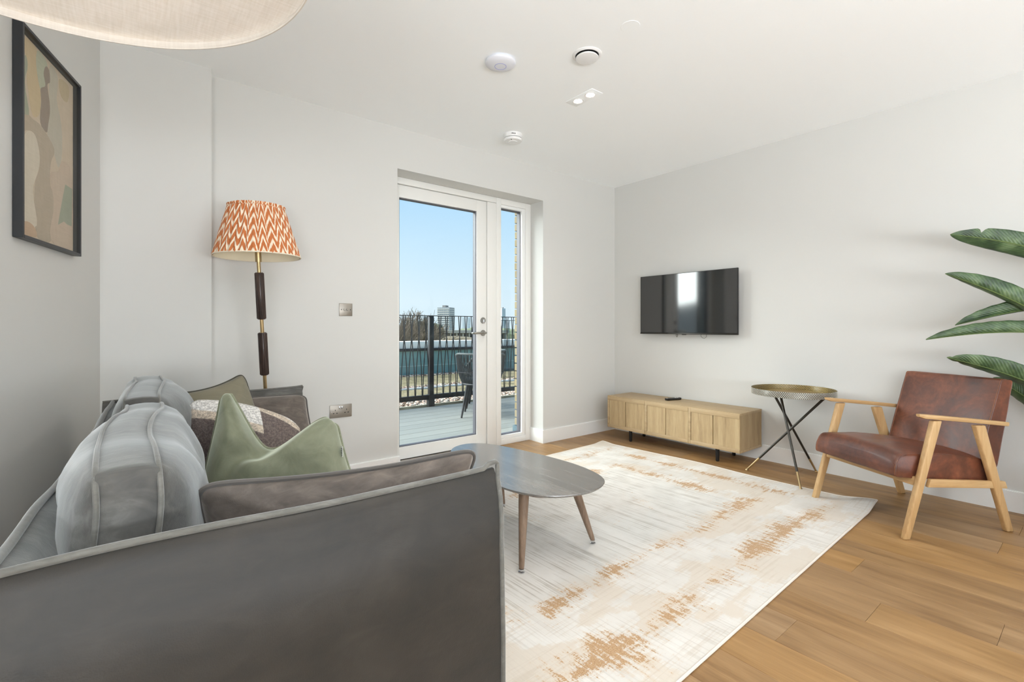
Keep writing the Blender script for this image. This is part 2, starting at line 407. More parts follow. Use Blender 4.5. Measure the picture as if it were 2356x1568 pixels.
def linen(name, c1, c2, sc=260, rough=.9, trans=0):
    t = NT(name); v = t.coord(); a = t.noise(t.coord('Object', (14, 14, 220)), 1, 3); b = t.noise(t.coord('Object', (220, 14, 14)), 1, 3)
    f = t.math('ADD', t.math('MULTIPLY', a, .5), t.math('MULTIPLY', b, .5))
    t.l(t.ramp(f, [(.35, c1), (.65, c2)]), t.b.inputs['Base Color']); t.set(Roughness=rough)
    t.bump(f, .2, .001); return t.m
M['linen'] = linen('natural_linen', (222, 208, 192), (236, 224, 210))
def lit_linen():
    t = NT('backlit_linen'); a = t.noise(t.coord('Object', (14, 220, 1)), 1, 3); b = t.noise(t.coord('Object', (220, 14, 1)), 1, 3)
    col = t.ramp(t.math('ADD', t.math('MULTIPLY', a, .5), t.math('MULTIPLY', b, .5)), [(.35, (238, 234, 228)), (.65, (250, 247, 244))])
    d = t.n('BsdfDiffuse'); tr = t.n('BsdfTranslucent'); mx = t.n('MixShader'); mx.inputs[0].default_value = .45
    t.l(col, d.inputs[0]); t.l(col, tr.inputs[0]); t.l(d.outputs[0], mx.inputs[1]); t.l(tr.outputs[0], mx.inputs[2]); t.l(mx.outputs[0], t.out.inputs[0]); return t.m
M['linen_lit'] = lit_linen()
M['linen_white'] = linen('off_white_linen', (206, 200, 192), (216, 211, 203))

def ikat():
    t = NT('rust_ikat_cotton'); uv = t.coord('UV'); sp = t.n('SeparateXYZ'); t.l(uv, sp.inputs[0])
    u, v_ = sp.outputs[0], sp.outputs[1]
    nz = t.math('MULTIPLY', t.math('SUBTRACT', t.noise(t.coord('UV', (160, 3, 1)), 1, 2, .6), .5), .16)
    tri = t.math('PINGPONG', t.math('MULTIPLY', u, 54), 1.0)
    wn = t.n('TexWhiteNoise'); wn.noise_dimensions = '1D'; t.l(t.math('FLOOR', t.math('MULTIPLY', u, 150)), wn.inputs['W']); wj = t.math('MULTIPLY', t.math('SUBTRACT', wn.outputs['Value'], .5), .34)
    jit = t.math('MULTIPLY', t.math('SUBTRACT', t.noise(t.coord('UV', (22, 4, 1)), 1, 2), .5), .35)
    k = t.math('ADD', t.math('ADD', t.math('MULTIPLY', v_, 4.1), t.math('MULTIPLY', tri, 1.15)), t.math('ADD', t.math('ADD', nz, wj), jit))
    fr = t.math('FRACT', k)
    m_ = t.ramp(fr, [(.0, 0.), (.03, 1.), (.38, 1.), (.42, 0.)])
    col = t.mix(m_, (192, 112, 62), (238, 226, 204))
    t.l(col, t.b.inputs['Base Color']); t.set(Roughness=.85)
    t.bump(t.noise(t.coord('Object'), 300, 2), .1, .001); return t.m
M['ikat'] = ikat()
M['lining'] = plain('cream_lampshade_lining', (238, 228, 204), .8)
M['cream_trim'] = plain('cream_trim', (236, 226, 206), .8)

def leaf():
    t = NT('strelitzia_leaf'); uv = t.coord('UV'); sp = t.n('SeparateXYZ'); t.l(uv, sp.inputs[0])
    au = t.math('ABSOLUTE', t.math('SUBTRACT', sp.outputs[0], .5))
    k = t.math('SUBTRACT', t.math('MULTIPLY', sp.outputs[1], 34), t.math('MULTIPLY', au, 9))
    s_ = t.math('SINE', t.math('MULTIPLY', k, 6.2832))
    nz = t.noise(t.coord(), 14, 3)
    f = t.math('ADD', t.math('MULTIPLY', s_, .05), nz)
    col = t.ramp(f, [(.3, (44, 64, 42)), (.5, (70, 94, 60)), (.72, (108, 130, 92))])
    rib = t.ramp(au, [(0, 1.), (.035, 0.)])
    col = t.mix(t.math('MULTIPLY', rib, .5), col, (134, 140, 78))
    t.l(col, t.b.inputs['Base Color']); t.set(Roughness=.42, Specular_IOR_Level=.5)
    t.bump(s_, .25, .002); return t.m
M['leaf'] = leaf()
M['stem'] = plain('green_stalk', (92, 112, 62), .5)
M['soil'] = plain('potting_soil', (52, 40, 30), .95, bump=.8, bscale=60)
M['pot'] = plain('white_ceramic_pot', (222, 220, 214), .35)

def emit(name, col, st):
    t = NT(name); t.set(Base_Color=col, Emission_Color=col, Emission_Strength=st); return t.m
M['spot_glow'] = emit('warm_led', (255, 244, 226), 14)

# ------------------------------------------------------------------ room shell
H = 2.5; XE = 3.951; YN = 3.243; YS = -3.0
WD = Vector((.2480, .9688, 0)); WC = Vector((-.112, 3.16, 0))          # west wall direction and its corner at the pier
def west(y): return WC.x+(y-WC.y)*WD.x/WD.y

fl = MB().box((-2.2, YS, -.06), (XE, 3.45, -.008)); floor = struct(mk('floor', fl, M['subfloor'], smooth=False))
cuts = {}
PW = .1825; X0 = 1.695-PW*20
frnd = random.Random(11)
ends = {1.695: .711, 2.4250: .706, 2.2425: .243, 2.79: -.6, 2.6075: 1.6}
def plank(x0, x1, y0, y1):
    mk('plank', MB().box((x0+.0004, y0+.0004, -.012), (x1-.0004, y1-.0004, 0), .0009, seg=1), M['floor'], floor, smooth=False)
i = 0; x = X0
while x < XE-.01:
    x1 = min(x+PW, XE)
    key = next((k for k in ends if abs(k-x) < .01), None)
    y = YS
    first = (ends[key]-YS) % 1.9 if key else frnd.uniform(.35, 1.8)
    ys = [YS]; yy = YS+first
    while yy < 3.40: ys.append(yy); yy += 1.9 if key else frnd.choice((1.2, 1.9, 1.9, 1.6))
    ys.append(3.42)
    if ys[-1]-ys[-2] < .1: ys.pop(-2)
    for a, b in zip(ys, ys[1:]):
        if x > west(b)-.3 and not (b-.0 > YN and False): plank(x, x1, a, b)
    x += PW; i += 1

struct(mk('ceiling', MB().box((-2.2, YS-.1, H), (XE+.1, 3.61, H+.15)), M['ceiling'], smooth=False))
OX0, OX1, OZ = 1.524, 2.948, 2.203
nw = MB(); nw.box((-.6, YN, 0), (OX0, 3.61, H)); nw.box((OX1, YN, 0), (XE+.1, 3.46, H)); nw.box((OX0, YN, OZ), (OX1, 3.61, H))
struct(mk('wall_north', nw, M['wall'], smooth=False))
struct(mk('wall_pier', MB().box((-.6, 3.16, 0), (.364, YN, H)), M['wall'], smooth=False))
struct(mk('wall_east', MB().box((XE, YS-.1, 0), (XE+.1, YN, H)), M['wall'], smooth=False))
n_ = Vector((-.9688, .2480, 0)); a = WC+WD*.35; b = WC-WD*3.9
ww = MB().prism([(p.x, p.y) for p in (a, b, b+n_*.1, a+n_*.1)], 0, H); struct(mk('wall_west', ww, M['wall'], smooth=False))
bb_ = WC-WD*6.45; ws = MB()
for z0_, z1_ in ((0, .3), (2.3, H)): ws.prism([(p.x, p.y) for p in (b, bb_, bb_+n_*.1, b+n_*.1)], z0_, z1_)
for k in range(4):
    c_ = b+(bb_-b)*(k/3); c2_ = c_+(bb_-b).normalized()*.05*(1 if k < 3 else -1); ws.prism([(p.x, p.y) for p in (c_, c2_, c2_+n_*.05, c_+n_*.05)], .3, 2.3)
struct(mk('added_window_3', ws, M['upvc'], smooth=False))  # unseen glazing, invented as an opening for the side fill lamp
sw = MB(); sw.box((-2.2, YS-.1, 0), (-.7, YS, H)); sw.box((3.1, YS-.1, 0), (XE, YS, H)); sw.box((-.7, YS-.1, 2.35), (3.1, YS, H)); sw.box((-.7, YS-.1, 0), (3.1, YS, .35))
struct(mk('wall_south', sw, M['wall'], smooth=False))
wf = MB()
for xx in (-.7, .55, 1.8, 3.05): wf.box((xx, YS-.06, .35), (xx+.05, YS-.01, 2.35), .004)
wf.box((-.7, YS-.06, .35), (3.1, YS-.01, .40)); wf.box((-.7, YS-.06, 2.30), (3.1, YS-.01, 2.35))
struct(mk('added_window_2', wf, M['upvc']))  # unseen rear window, made up to go with the fill lamp there

def skirting(name, pts, h=.12, t=.015):
    """pts: the wall line, room on its right-hand side going along; a chamfered top"""
    m = MB()
    for p, q in zip(pts, pts[1:]):
        p = Vector((*p, 0)); q = Vector((*q, 0)); d = (q-p).normalized(); nn = Vector((d.y, -d.x, 0))
        A = [p, q, q+nn*t, p+nn*t]; B = [v+Vector((0, 0, h-.004)) for v in A]
        m.hexa([*A, *B])
        C = [p, q, q+nn*(t-.004), p+nn*(t-.004)]; m.hexa([*(v+Vector((0, 0, h-.004)) for v in C), *(v+Vector((0, 0, h)) for v in C)])
    return struct(mk(name, m, M['skirt'], smooth=False))
skirting('baseboard_north', [(.364, YN), (OX0+.015, YN)])
skirting('baseboard_northeast', [(OX1, 3.42), (OX1, YN-.015)] )
skirting('baseboard_corner', [(OX1, YN), (XE, YN)])
skirting('baseboard_east', [(XE, YN), (XE, YS)])
skirting('baseboard_pier', [(-.11, 3.16), (.364, 3.16)])
pw0 = WC-WD*3.9; skirting('baseboard_west', [(pw0.x, pw0.y), (WC.x, WC.y)])

# door and sidelight ------------------------------------------------
YF = 3.42
d1 = bpy.data.objects.new('door_1', None); COL.objects.link(d1); d1.location = (1.54, YF, 0); d1['kind'] = 'structure'
lx0, lx1, lz0, lz1 = 1.54, 2.441, .036, 2.146; gx0, gx1, gz0, gz1 = 1.622, 2.340, .130, 2.050
def frame_rect(m, x0, x1, z0, z1, gx0, gx1, gz0, gz1, y0, y1, bev=.003):
    m.box((x0, y0, z0), (gx0, y1, z1), bev); m.box((gx1, y0, z0), (x1, y1, z1), bev)
    m.box((gx0-.001, y0, gz1), (gx1+.001, y1, z1), bev); m.box((gx0-.001, y0, z0), (gx1+.001, y1, gz0), bev)
m = MB(); frame_rect(m, lx0, lx1, lz0, lz1, gx0, gx1, gz0, gz1, YF, YF+.056); mk('leaf_frame', m, M['upvc'], d1)
m = MB(); frame_rect(m, gx0-.004, gx1+.004, gz0-.004, gz1+.004, gx0+.006, gx1-.006, gz0+.006, gz1-.006, YF+.010, YF+.052, .001); mk('gasket', m, M['gasket'], d1)
mk('glass_pane', MB().box((gx0, YF+.044, gz0), (gx1, YF+.050, gz1)), M['glass'], d1, smooth=False)
# lever handle and lock
def disc_y(m, x, z, y, r, th, n=24):
    m.lathe([(0, 0), (r, 0), (r, th*.7), (r-.002, th), (0, th)], n=n, M=Matrix.Translation((x, y, z)) @ Matrix.Rotation(radians(90), 4, 'X'))
hx, hz = 2.405, 1.003
m = MB(); disc_y(m, hx, hz, YF, .026, .008); hd = mk('door_handle', m, M['steel'], d1)
m = MB(); m.tube([(hx, YF-.006, hz), (hx, YF-.045, hz), (hx-.012, YF-.056, hz), (hx-.06, YF-.058, hz), (hx-.125, YF-.058, hz-.001), (hx-.133, YF-.05, hz-.001), (hx-.135, YF-.038, hz-.001)], .0095, 12); mk('lever', m, M['steel'], hd)
m = MB(); disc_y(m, hx, hz+.108, YF, .027, .008); lk = mk('lock_escutcheon', m, M['steel'], d1)
m = MB(); m.box((hx-.008, YF-.022, hz+.082), (hx+.008, YF-.008, hz+.118), .005); mk('lock_cylinder', m, M['chrome'], lk)
struct(mk('trim_1', MB().box((1.524, YF-.004, 0), (2.46, YF+.12, .030), .004), M['nickel']))
struct(mk('trim_2', MB().box((1.524, 3.30, 0.0005), (2.44, YF-.004, .012), .003), M['upvc']))

w1 = bpy.data.objects.new('window_1', None); COL.objects.link(w1); w1.location = (2.574, YF, 0); w1['kind'] = 'structure'
m = MB(); m.box((2.449, YF-.004, 0), (2.548, YF+.10, 2.15), .004); mk('mullion', m, M['upvc'], w1)
m = MB(); m.box((1.524, YF-.006, 2.152), (2.548, YF+.10, 2.2025), .004); m.box((1.524, YF+.0, .03), (1.535, YF+.1, 2.152)); mk('head_frame', m, M['upvc'], w1)
m = MB(); frame_rect(m, 2.548, 2.948, 0.0, 2.2025, 2.600, 2.886, .052, 2.150, YF-.006, YF+.076, .004); mk('outer_frame', m, M['upvc'], w1)
m = MB(); frame_rect(m, 2.600, 2.886, .052, 2.150, 2.606, 2.848, .082, 2.124, YF+.004, YF+.072, .004); mk('inner_frame', m, M['skirt'], w1)
m = MB(); frame_rect(m, 2.606, 2.848, .082, 2.124, 2.612, 2.841, .088, 2.118, YF+.026, YF+.072, .001); mk('gasket', m, M['gasket'], w1)
mk('glass_pane', MB().box((2.609, YF+.060, .085), (2.845, YF+.066, 2.121)), M['glass'], w1, smooth=False)

# ------------------------------------------------------------------ rug
def smoothstep(a, b, x):
    t = max(0, min(1, (x-a)/(b-a))); return t*t*(3-2*t)
RC = Vector((1.972, 1.842, 0)); RA = radians(1.9)
def rugz(x, y):
    """height of the lifted corners and the slack long edge; x,y in rug coordinates"""
    z = .009
    for sx, sy, hgt, rad in ((1, -1, .022, .20), (1, 1, .012, .14)):
        d = sqrt((1.45-sx*x)**2+(1.015-sy*y)**2); z += hgt*(1-smoothstep(0, rad, d))
    z += .004*max(0, sin(y*5+1))*smoothstep(1.2, 1.45, x)
    return z
rug = thing('area_rug', 'large cream distressed rug with tan worn patches under the coffee table', 'rug', (RC.x, RC.y, 0), RA)
m = MB(); nx, ny = 116, 82
P = [[Vector((-1.45+2.9*i/nx, -1.015+2.03*j/ny, 0)) for j in range(ny+1)] for i in range(nx+1)]
for row in P:
    for p in row:
        w = .010*sin(p.y*4.2+.6)*smoothstep(1.1, 1.45, p.x)+.006*sin(p.x*3)*smoothstep(.8, 1.01, abs(p.y))
        p.z = rugz(p.x, p.y)
        if p.x > 0: p.x += w
m.grid(P)
B = [[Vector((p.x, p.y, p.z-.0082)) for p in row] for row in P]; m.grid(B, flip=True)
mk('pile', m, M['rug'], rug, local=True, angle=80)
loop = [P[i][0] for i in range(0, nx)]+[P[nx][j] for j in range(0, ny)]+[P[i][ny] for i in range(nx, 0, -1)]+[P[0][j] for j in range(ny, 0, -1)]
m = MB(); m.tube([p+Vector((0, 0, -.003)) for p in loop], .0055, 8, closed=True); mk('binding', m, M['rug_edge'], rug, local=True)

# ------------------------------------------------------------------ soft furnishing helpers
def fuzz(p, s, amp):
    return amp*noise.noise(Vector(p)*s)
def bil(c, u, v):
    """c = TL, TR, BR, BL ; u left->right, v bottom->top"""
    TL, TR, BR, BL = c
    return (BL*(1-u)+BR*u)*(1-v)+(TL*(1-u)+TR*u)*v
def pillow(name, label, corners, thick, mat, pmat, front, pip=.0045, chop=0, sag=0, seed=0, pinch=.05, wr=.006, pipelabel=None, group=None, n=34, hollow=0, cat='cushion', corner=.07):
    """knife-edged scatter cushion through four corner points; front = side bulging to the room"""
    c = [Vector(p) for p in corners]; ctr = sum(c, Vector())/4
    nn = (c[1]-c[0]).cross(c[3]-c[0]).normalized()
    if nn.dot(Vector(front)) < 0: nn = -nn
    up = ((c[0]+c[1])-(c[2]+c[3])).normalized()
    Wd = ((c[1]-c[0]).length+(c[2]-c[3]).length)/2
    def pt(u, v, side):
        # edges bow inwards between the corners
        uu, vv = 2*u-1, 2*v-1
        q = bil(c, .5+uu/2*(1-pinch*(1-vv*vv)), .5+vv/2*(1-pinch*(1-uu*uu)))
        prof = ((1-abs(uu)**2.4)*(1-abs(vv)**2.4))**.62
        topw = smoothstep(.35, 1, v)
        if chop:
            u0 = -.20
            g = smoothstep(0, 1, (1-abs(uu-u0)/(.80 if uu < u0 else 1.10))**.9) if abs(uu-u0) < (.80 if uu < u0 else 1.10) else 0
            g = g*.9+.1*math.exp(-((uu-u0)/.3)**2)
            q = q-up*chop*g*smoothstep(.15, 1, v)*(1.0 if side > 0 else .55+.45*smoothstep(.75, 1, v))
            gr = math.exp(-((uu-u0+.55*(1-v))/.16)**2)
            if side > 0: prof *= 1-.45*gr*smoothstep(.0, .6, v)
            else: prof += .35*g*smoothstep(.5, .85, v)*(1-smoothstep(.93, 1, v))
        ck = max(0, abs(uu)+abs(vv)-1.74)/.26
        q = q+(ctr-q)*corner*ck*ck
        if sag: q = q-up*sag*(1-uu*uu)*v
        if hollow: prof *= 1-hollow*math.exp(-(uu/.3)**2-(vv/.4)**2)
        o = nn*side*thick/2*prof
        # creases running in from the corners
        cr = 0
        for k, (cu, cv) in enumerate(((-1, 1), (1, 1), (1, -1), (-1, -1))):
            dx, dy = uu-cu, vv-cv; r = sqrt(dx*dx+dy*dy)+1e-4; an = atan2(dy, dx)
            cr += sin(an*9+k*1.7+seed)*math.exp(-r*1.5)*min(1, r*4)*.55
        edge = (1-abs(uu)**6)*(1-abs(vv)**6)
        q = q+o+nn*side*(cr*wr+fuzz((q.x*1+seed, q.y, q.z), 9, wr*.9))*edge
        return q
    root = thing(name, label, cat, ctr-Vector((0, 0, 0)), group=group)
    m = MB()
    for side in (1, -1):
        Pp = [[pt(i/n, j/n, side) for j in range(n+1)] for i in range(n+1)]
        uv = [[(i/n, j/n) for j in range(n+1)] for i in range(n+1)]
        m.grid(Pp, flip=side < 0, uvs=uv)
    mk('cover', m, mat, root, angle=180, weld=.0004)
    rim = [pt(i/n, 0, 1) for i in range(n)]+[pt(1, j/n, 1) for j in range(n)]+[pt(i/n, 1, 1) for i in range(n, 0, -1)]+[pt(0, j/n, 1) for j in range(n, 0, -1)]
    if pmat:
        # round the four corners of the cord a little
        for _ in range(2): rim = [rim[k]*.5+(rim[k-1]+rim[(k+1) % len(rim)])*.25 for k in range(len(rim))]
        m = MB(); m.tube(rim, pip, 8, closed=True); mk('piping', m, pmat, root)
    return root, pt

# ------------------------------------------------------------------ sofa
SA, SB, SE, SD = Vector((-.188, .871, 0)), Vector((.683, .871, 0)), Vector((.772, 2.945, 0)), Vector((-.088, 2.86, 0))
eu, ev = .87, 2.055      # nominal depth and length in metres
def sp(x, y, z):
    """sofa coordinates: x from wall side to front, y from near arm to far arm (metres)"""
    u, v = x/eu, y/ev
    p = (SA*(1-u)+SB*u)*(1-v)+(SD*(1-u)+SE*u)*v; p.z = z; return p
sofa = thing('sofa', 'grey velvet two-seat sofa with piped edges and boxy back cushions', 'sofa', sp(eu/2, ev/2, 0))
AH = .72
# arm section: (distance from outer face, height)
arm_prof = [(.000, .105), (-.002, .34), (.001, .48), (.006, .555), (.016, .61), (.030, .655), (.045, .69), (.058, .713), (.066, .715), (.076, .702), (.092, .675), (.104, .63), (.110, .57), (.112, .48), (.112, .30), (.112, .105)]
def slab_arm(name, yf, sgn, x0, x1, mat):
    m = MB(); n = 60; ring = []
    for i in range(n+1):
        f = i/n; x = x0+(x1-x0)*f; row = []
        endr = min(1, (1-f)*n*.35) if True else 1
        for k, (d, z) in enumerate(arm_prof):
            zz = z + (.004*sin(f*6)+fuzz((f*2, yf, 0), 1.5, .003))*(z > .5)
            bulge = -.006*sin(pi*f)*(z > .15)*(k < 6)
            dd = d+bulge+fuzz((f*3, z*4, yf+3), 1.2, .003)
            row.append(sp(x-.018*f**8*(1-smoothstep(.52, .71, z)), yf+sgn*dd, zz))
        ring.append(row)
    V = m.grid(ring)
    m.bm.faces.new([v for v in V[0]]); m.bm.faces.new([v for v in V[-1]][::-1])
    o = mk(name, m, mat, sofa, angle=50)
    top = [(r[7]+r[8])/2+Vector((0, 0, .004)) for r in ring]
    return o, ring, top
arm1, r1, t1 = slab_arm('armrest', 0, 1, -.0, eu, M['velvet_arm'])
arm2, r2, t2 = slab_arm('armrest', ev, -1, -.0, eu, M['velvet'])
def front_rim(r):  # cord that runs over the top and down the outer front edge
    return [p for p in r[-1][7::-1]]
for arm, r, t in ((arm1, r1, t1), (arm2, r2, t2)):
    ear = [t[-1]+Vector((.004, 0, .010)), t[-1]+Vector((.012, 0, .004))] if arm is arm1 else [t[-1]+Vector((0, 0, .002)), t[-1]+Vector((.004, 0, -.004))]
    fr = [p+Vector((.002, 0, 0)) for p in front_rim(r)]
    m = MB(); m.tube(t[:-2]+([t[-2]+Vector((0, 0, .008)), ear[0], ear[1]] if arm is arm1 else [ear[0], ear[1]])+fr[1:], .0062, 10); mk('piping', m, M['piping'], arm)
# back frame
back_prof = [(.000, .105), (-.004, .35), (-.002, .58), (.006, .66), (.018, .70), (.030, .714), (.042, .712), (.060, .70), (.085, .66), (.11, .60), (.135, .52), (.15, .43), (.15, .105)]
m = MB(); rows = []; n = 70
for i in range(n+1):
    f = i/n; y = .085+(ev-.17)*f
    dip = -.018*sin(pi*f)**2
    rows.append([sp(d+fuzz((f*4, z*4, 1), 1.2, .005), y, z+(dip+fuzz((f*5, 2, z), 2, .008))*(z > .55)) for d, z in back_prof])
V = m.grid(rows); m.bm.faces.new(V[0]); m.bm.faces.new(V[-1][::-1])
bk = mk('backrest', m, M['velvet'], sofa, angle=60)
m = MB(); m.tube([(r[5]+r[6])/2+Vector((0, 0, .004)) for r in rows], .0072, 10); mk('piping', m, M['piping'], bk)
# base, front rail and legs
def sbox(m, x0, x1, y0, y1, z0, z1, bev=.01, seg=3):
    return m.hexa([sp(x0, y0, z0), sp(x1, y0, z0), sp(x1, y1, z0), sp(x0, y1, z0), sp(x0, y0, z1), sp(x1, y0, z1), sp(x1, y1, z1), sp(x0, y1, z1)], bev, seg)
m = MB(); sbox(m, .10, eu-.015, .105, ev-.105, .105, .29); mk('base', m, M['velvet'], sofa)
for x, y in ((.06, .07), (eu-.07, .07), (eu-.07, ev-.07), (.06, ev-.07)):
    p = sp(x, y, 0); m = MB(); m.lathe([(0, 0), (.018, 0), (.026, .112), (0, .112)], p, 20); mk('leg', m, M['dark_wood'], sofa)
def box_cushion(name, y0, y1, x0, x1, z0, z1, bf, br, seed, bt=.01, flat=False):
    """boxed cushion: piped gusset x0..x1, panels swelling bf forward and br back"""
    m = MB(); n1, n2 = 30, 24
    def P(s, side):  # s=(a along y 0..1, b up 0..1)
        a, b = s; A, Bb = 2*a-1, 2*b-1
        sw_ = ((1-abs(A)**3.0)*(1-abs(Bb)**3.0))**.55
        x = (x1 if side > 0 else x0)+side*(bf if side > 0 else br)*sw_
        zb = z0+(z1-z0)*b; yb = y0+(y1-y0)*a
        # the outline itself swells between corners
        zb += Bb*bt*(1-A**4)*(.9+.2*sin(a*13+seed)); yb += A*.010*(1-Bb**4)
        x += fuzz((yb*6, zb*8, seed+side), 1.1, .010)*sw_+.004*sin(yb*34+zb*9+seed)*sw_*(.4 if side < 0 else 1)
        x += .010*sin(a*7+seed*2)*b+fuzz((a*3, b*3, seed), 1, .010); zb += fuzz((a*4, seed, 0), 1, .012)*b
        if flat: return sp(yb if False else x, yb, zb)
        return sp(x, yb, zb)
    F = {}
    for side in (1, -1):
        G = [[P((i/n1, j/n2), side) for j in range(n2+1)] for i in range(n1+1)]; F[side] = G
        m.grid(G, flip=side < 0)
    def ringof(G): return [G[i][0] for i in range(n1)]+[G[n1][j] for j in range(n2)]+[G[i][n2] for i in range(n1, 0, -1)]+[G[0][j] for j in range(n2, 0, -1)]
    Rf, Rb = ringof(F[1]), ringof(F[-1]); N = len(Rf); cen = sum(Rf, Vector())/N
    gus = []
    for k in range(N):
        a, b = Rb[k], Rf[k]; o = ((a+b)/2-cen); o.x = o.x*0; o.normalize()
        gus.append([a+(b-a)*t+o*(.011*sin(pi*t)+fuzz((k*.2, t, seed), 1, .003)) for t in (0, .25, .5, .75, 1)])
    m.grid(gus, closed_u=True)
    o = mk(name, m, M['velvet'], sofa, angle=180, weld=.0005)
    for R_ in (Rf, Rb):
        q = R_
        for _ in range(2): q = [q[k]*.5+(q[k-1]+q[(k+1) % N])*.25 for k in range(N)]
        ofs = []
        for k, p in enumerate(q):
            w = p-cen; w.x = 0; ofs.append(p+w.normalized()*.003)
        mm = MB(); mm.tube(ofs, .0046, 8, closed=True); mk('piping', mm, M['piping'], o)
    return o
box_cushion('back_cushion', .160, 1.055, .128, .212, .43, .808, .105, .068, 1.0, .012)
box_cushion('back_cushion', 1.075, 1.905, .132, .220, .43, .822, .100, .060, 2.3, .014)
for y0, y1, k in ((.118, 1.012, 1), (1.018, 1.912, 2)):   # seat cushions, laid flat
    m = MB(); n1 = 24; rows = []
    for i in range(n1+1):
        r = []
        for j in range(n1+1):
            a, b = i/n1, j/n1; A, Bb = 2*a-1, 2*b-1; s_ = ((1-abs(A)**4)*(1-abs(Bb)**4))**.5
            r.append(sp(.155+(eu-.155)*a, y0+(y1-y0)*b, .405+.04*s_+fuzz((a*4, b*4, k), 1, .006)))
        rows.append(r)
    m.grid(rows)
    low = [[Vector((p.x, p.y, .292)) for p in r] for r in rows]; m.grid(low, flip=True)
    rg = lambda G: [G[i][0] for i in range(n1)]+[G[n1][j] for j in range(n1)]+[G[i][n1] for i in range(n1, 0, -1)]+[G[0][j] for j in range(n1, 0, -1)]
    up_, dn = rg(rows), rg(low); m.grid([[a_, b_] for a_, b_ in zip(up_, dn)], closed_u=True)
    sc_ = mk('seat_cushion', m, M['velvet'], sofa, angle=60, weld=.0004)
    mm = MB(); mm.tube(up_, .006, 8, closed=True); mk('piping', mm, M['piping'], sc_)

# ------------------------------------------------------------------ scatter cushions
pillow('arm_cushion', 'taupe velvet piped cushion lying along the nearest sofa arm', [(.100, 1.135, .742), (.722, 1.045, .735), (.690, 1.150, .45), (.14, 1.215, .45)], .15, M['velvet_taupe'], M['piping_taupe'], (0, 1, 0), .006, sag=.018, seed=1, pinch=.03, wr=.012)
pillow('arm_cushion', 'taupe piped cushion propped against the far sofa arm below the floor lamp', [(.20, 2.735, .685), (.752, 2.735, .688), (.765, 2.63, .455), (.19, 2.64, .45)], .15, M['velvet_taupe'], M['piping_taupe'], (0, -1, 0), .005, sag=-.01, seed=4, pinch=.03, wr=.010)
pillow('scatter_cushion', 'olive cotton cushion with dark piping, one corner pointing up behind the others', [(.150, 2.42, .778), (.418, 2.53, .842), (.520, 2.36, .455), (.175, 2.33, .45)], .15, M['olive'], M['olive_piping'], (.1, -1, 0), .004, seed=2.2, pinch=.06, sag=.012, wr=.008)
pillow('scatter_cushion', 'fluffy dark brown and cream boucle cushion tucked behind the sage cushion', [(.168, 2.14, .782), (.545, 2.08, .660), (.56, 1.98, .455), (.165, 2.03, .45)], .14, M['boucle'], None, (.05, -1, 0), seed=3.1, pinch=.02, sag=-.035, wr=.006)
green, gpt = pillow('scatter_cushion', 'large sage green velvet cushion with a deep chop in its top edge', [(.262, 1.985, .842), (.588, 1.755, .722), (.640, 1.66, .455), (.150, 1.80, .452)], .26, M['velvet_green'], M['piping_green'], (-.1, -1, 0), .0048, chop=.17, seed=5.3, pinch=.045, wr=.017, n=44, corner=.15)
q = gpt(.985, .55, 1); m = MB(); m.box((q.x-.004, q.y-.020, q.z-.018), (q.x-.0025, q.y-.002, q.z+.018)); cl = mk('care_label', m, M['skirt'], green)
m = MB()
for k in range(4): m.box((q.x-.0046, q.y-.017, q.z-.013+k*.007), (q.x-.0039, q.y-.006, q.z-.0105+k*.007))
mk('label_print', m, M['black'], cl)

# ------------------------------------------------------------------ coffee table
out = [(1.418, 2.329), (1.47, 2.378), (1.533, 2.402), (1.60, 2.392), (1.663, 2.335), (1.707, 2.215), (1.737, 2.063), (1.760, 1.891), (1.767, 1.709), (1.743, 1.555), (1.698, 1.455), (1.636, 1.405), (1.562, 1.381), (1.487, 1.381), (1.399, 1.410), (1.332, 1.465), (1.288, 1.540), (1.268, 1.613), (1.262, 1.700), (1.268, 1.80), (1.285, 1.92), (1.310, 2.04), (1.340, 2.15), (1.375, 2.25)]
def catmull(pts, k=5):
    N = len(pts); r = []
    for i in range(N):
        p0, p1, p2, p3 = (Vector((*pts[(i+j) % N], 0)) for j in (-1, 0, 1, 2))
        for s in range(k):
            t = s/k; q = .5*((2*p1)+(p2-p0)*t+(2*p0-5*p1+4*p2-p3)*t*t+(3*p1-p0-3*p2+p3)*t**3); r.append((q.x, q.y))
    return r
ct = thing('coffee_table', 'pebble shaped coffee table with grey-brown top and tapered wooden legs', 'coffee table', (1.52, 1.88, 0))
oc = catmull(out); cen = Vector((1.52, 1.86))
def inset(pl, d):
    r = []
    for i in range(len(pl)):
        a, b = Vector(pl[i-1]), Vector(pl[(i+1) % len(pl)]); t = (b-a).normalized(); r.append(tuple(Vector(pl[i])+Vector((-t.y, t.x))*d))
    return r
sgn_ = 1 if (Vector(inset(oc, .02)[0])-cen).length < (Vector(oc[0])-cen).length else -1
m = MB(); L = [(inset(oc, sgn_*.030), .340), (inset(oc, sgn_*.004), .351), (oc, .3565), (inset(oc, sgn_*.0015), .360)]
V = m.grid([[Vector((x, y, z)) for x, y in pl] for pl, z in L], closed_v=True)
m.bm.faces.new(V[0][::-1]); m.bm.faces.new(V[-1])
mk('tabletop', m, M['table_top'], ct, angle=30)
m = MB(); ap = catmull([(1.34, 1.60), (1.40, 1.50), (1.55, 1.47), (1.68, 1.60), (1.69, 1.80), (1.64, 2.20), (1.52, 2.29), (1.40, 2.15), (1.36, 1.85)], 3)
m.prism(ap, .325, .341); mk('apron', m, M['walnut'], ct)
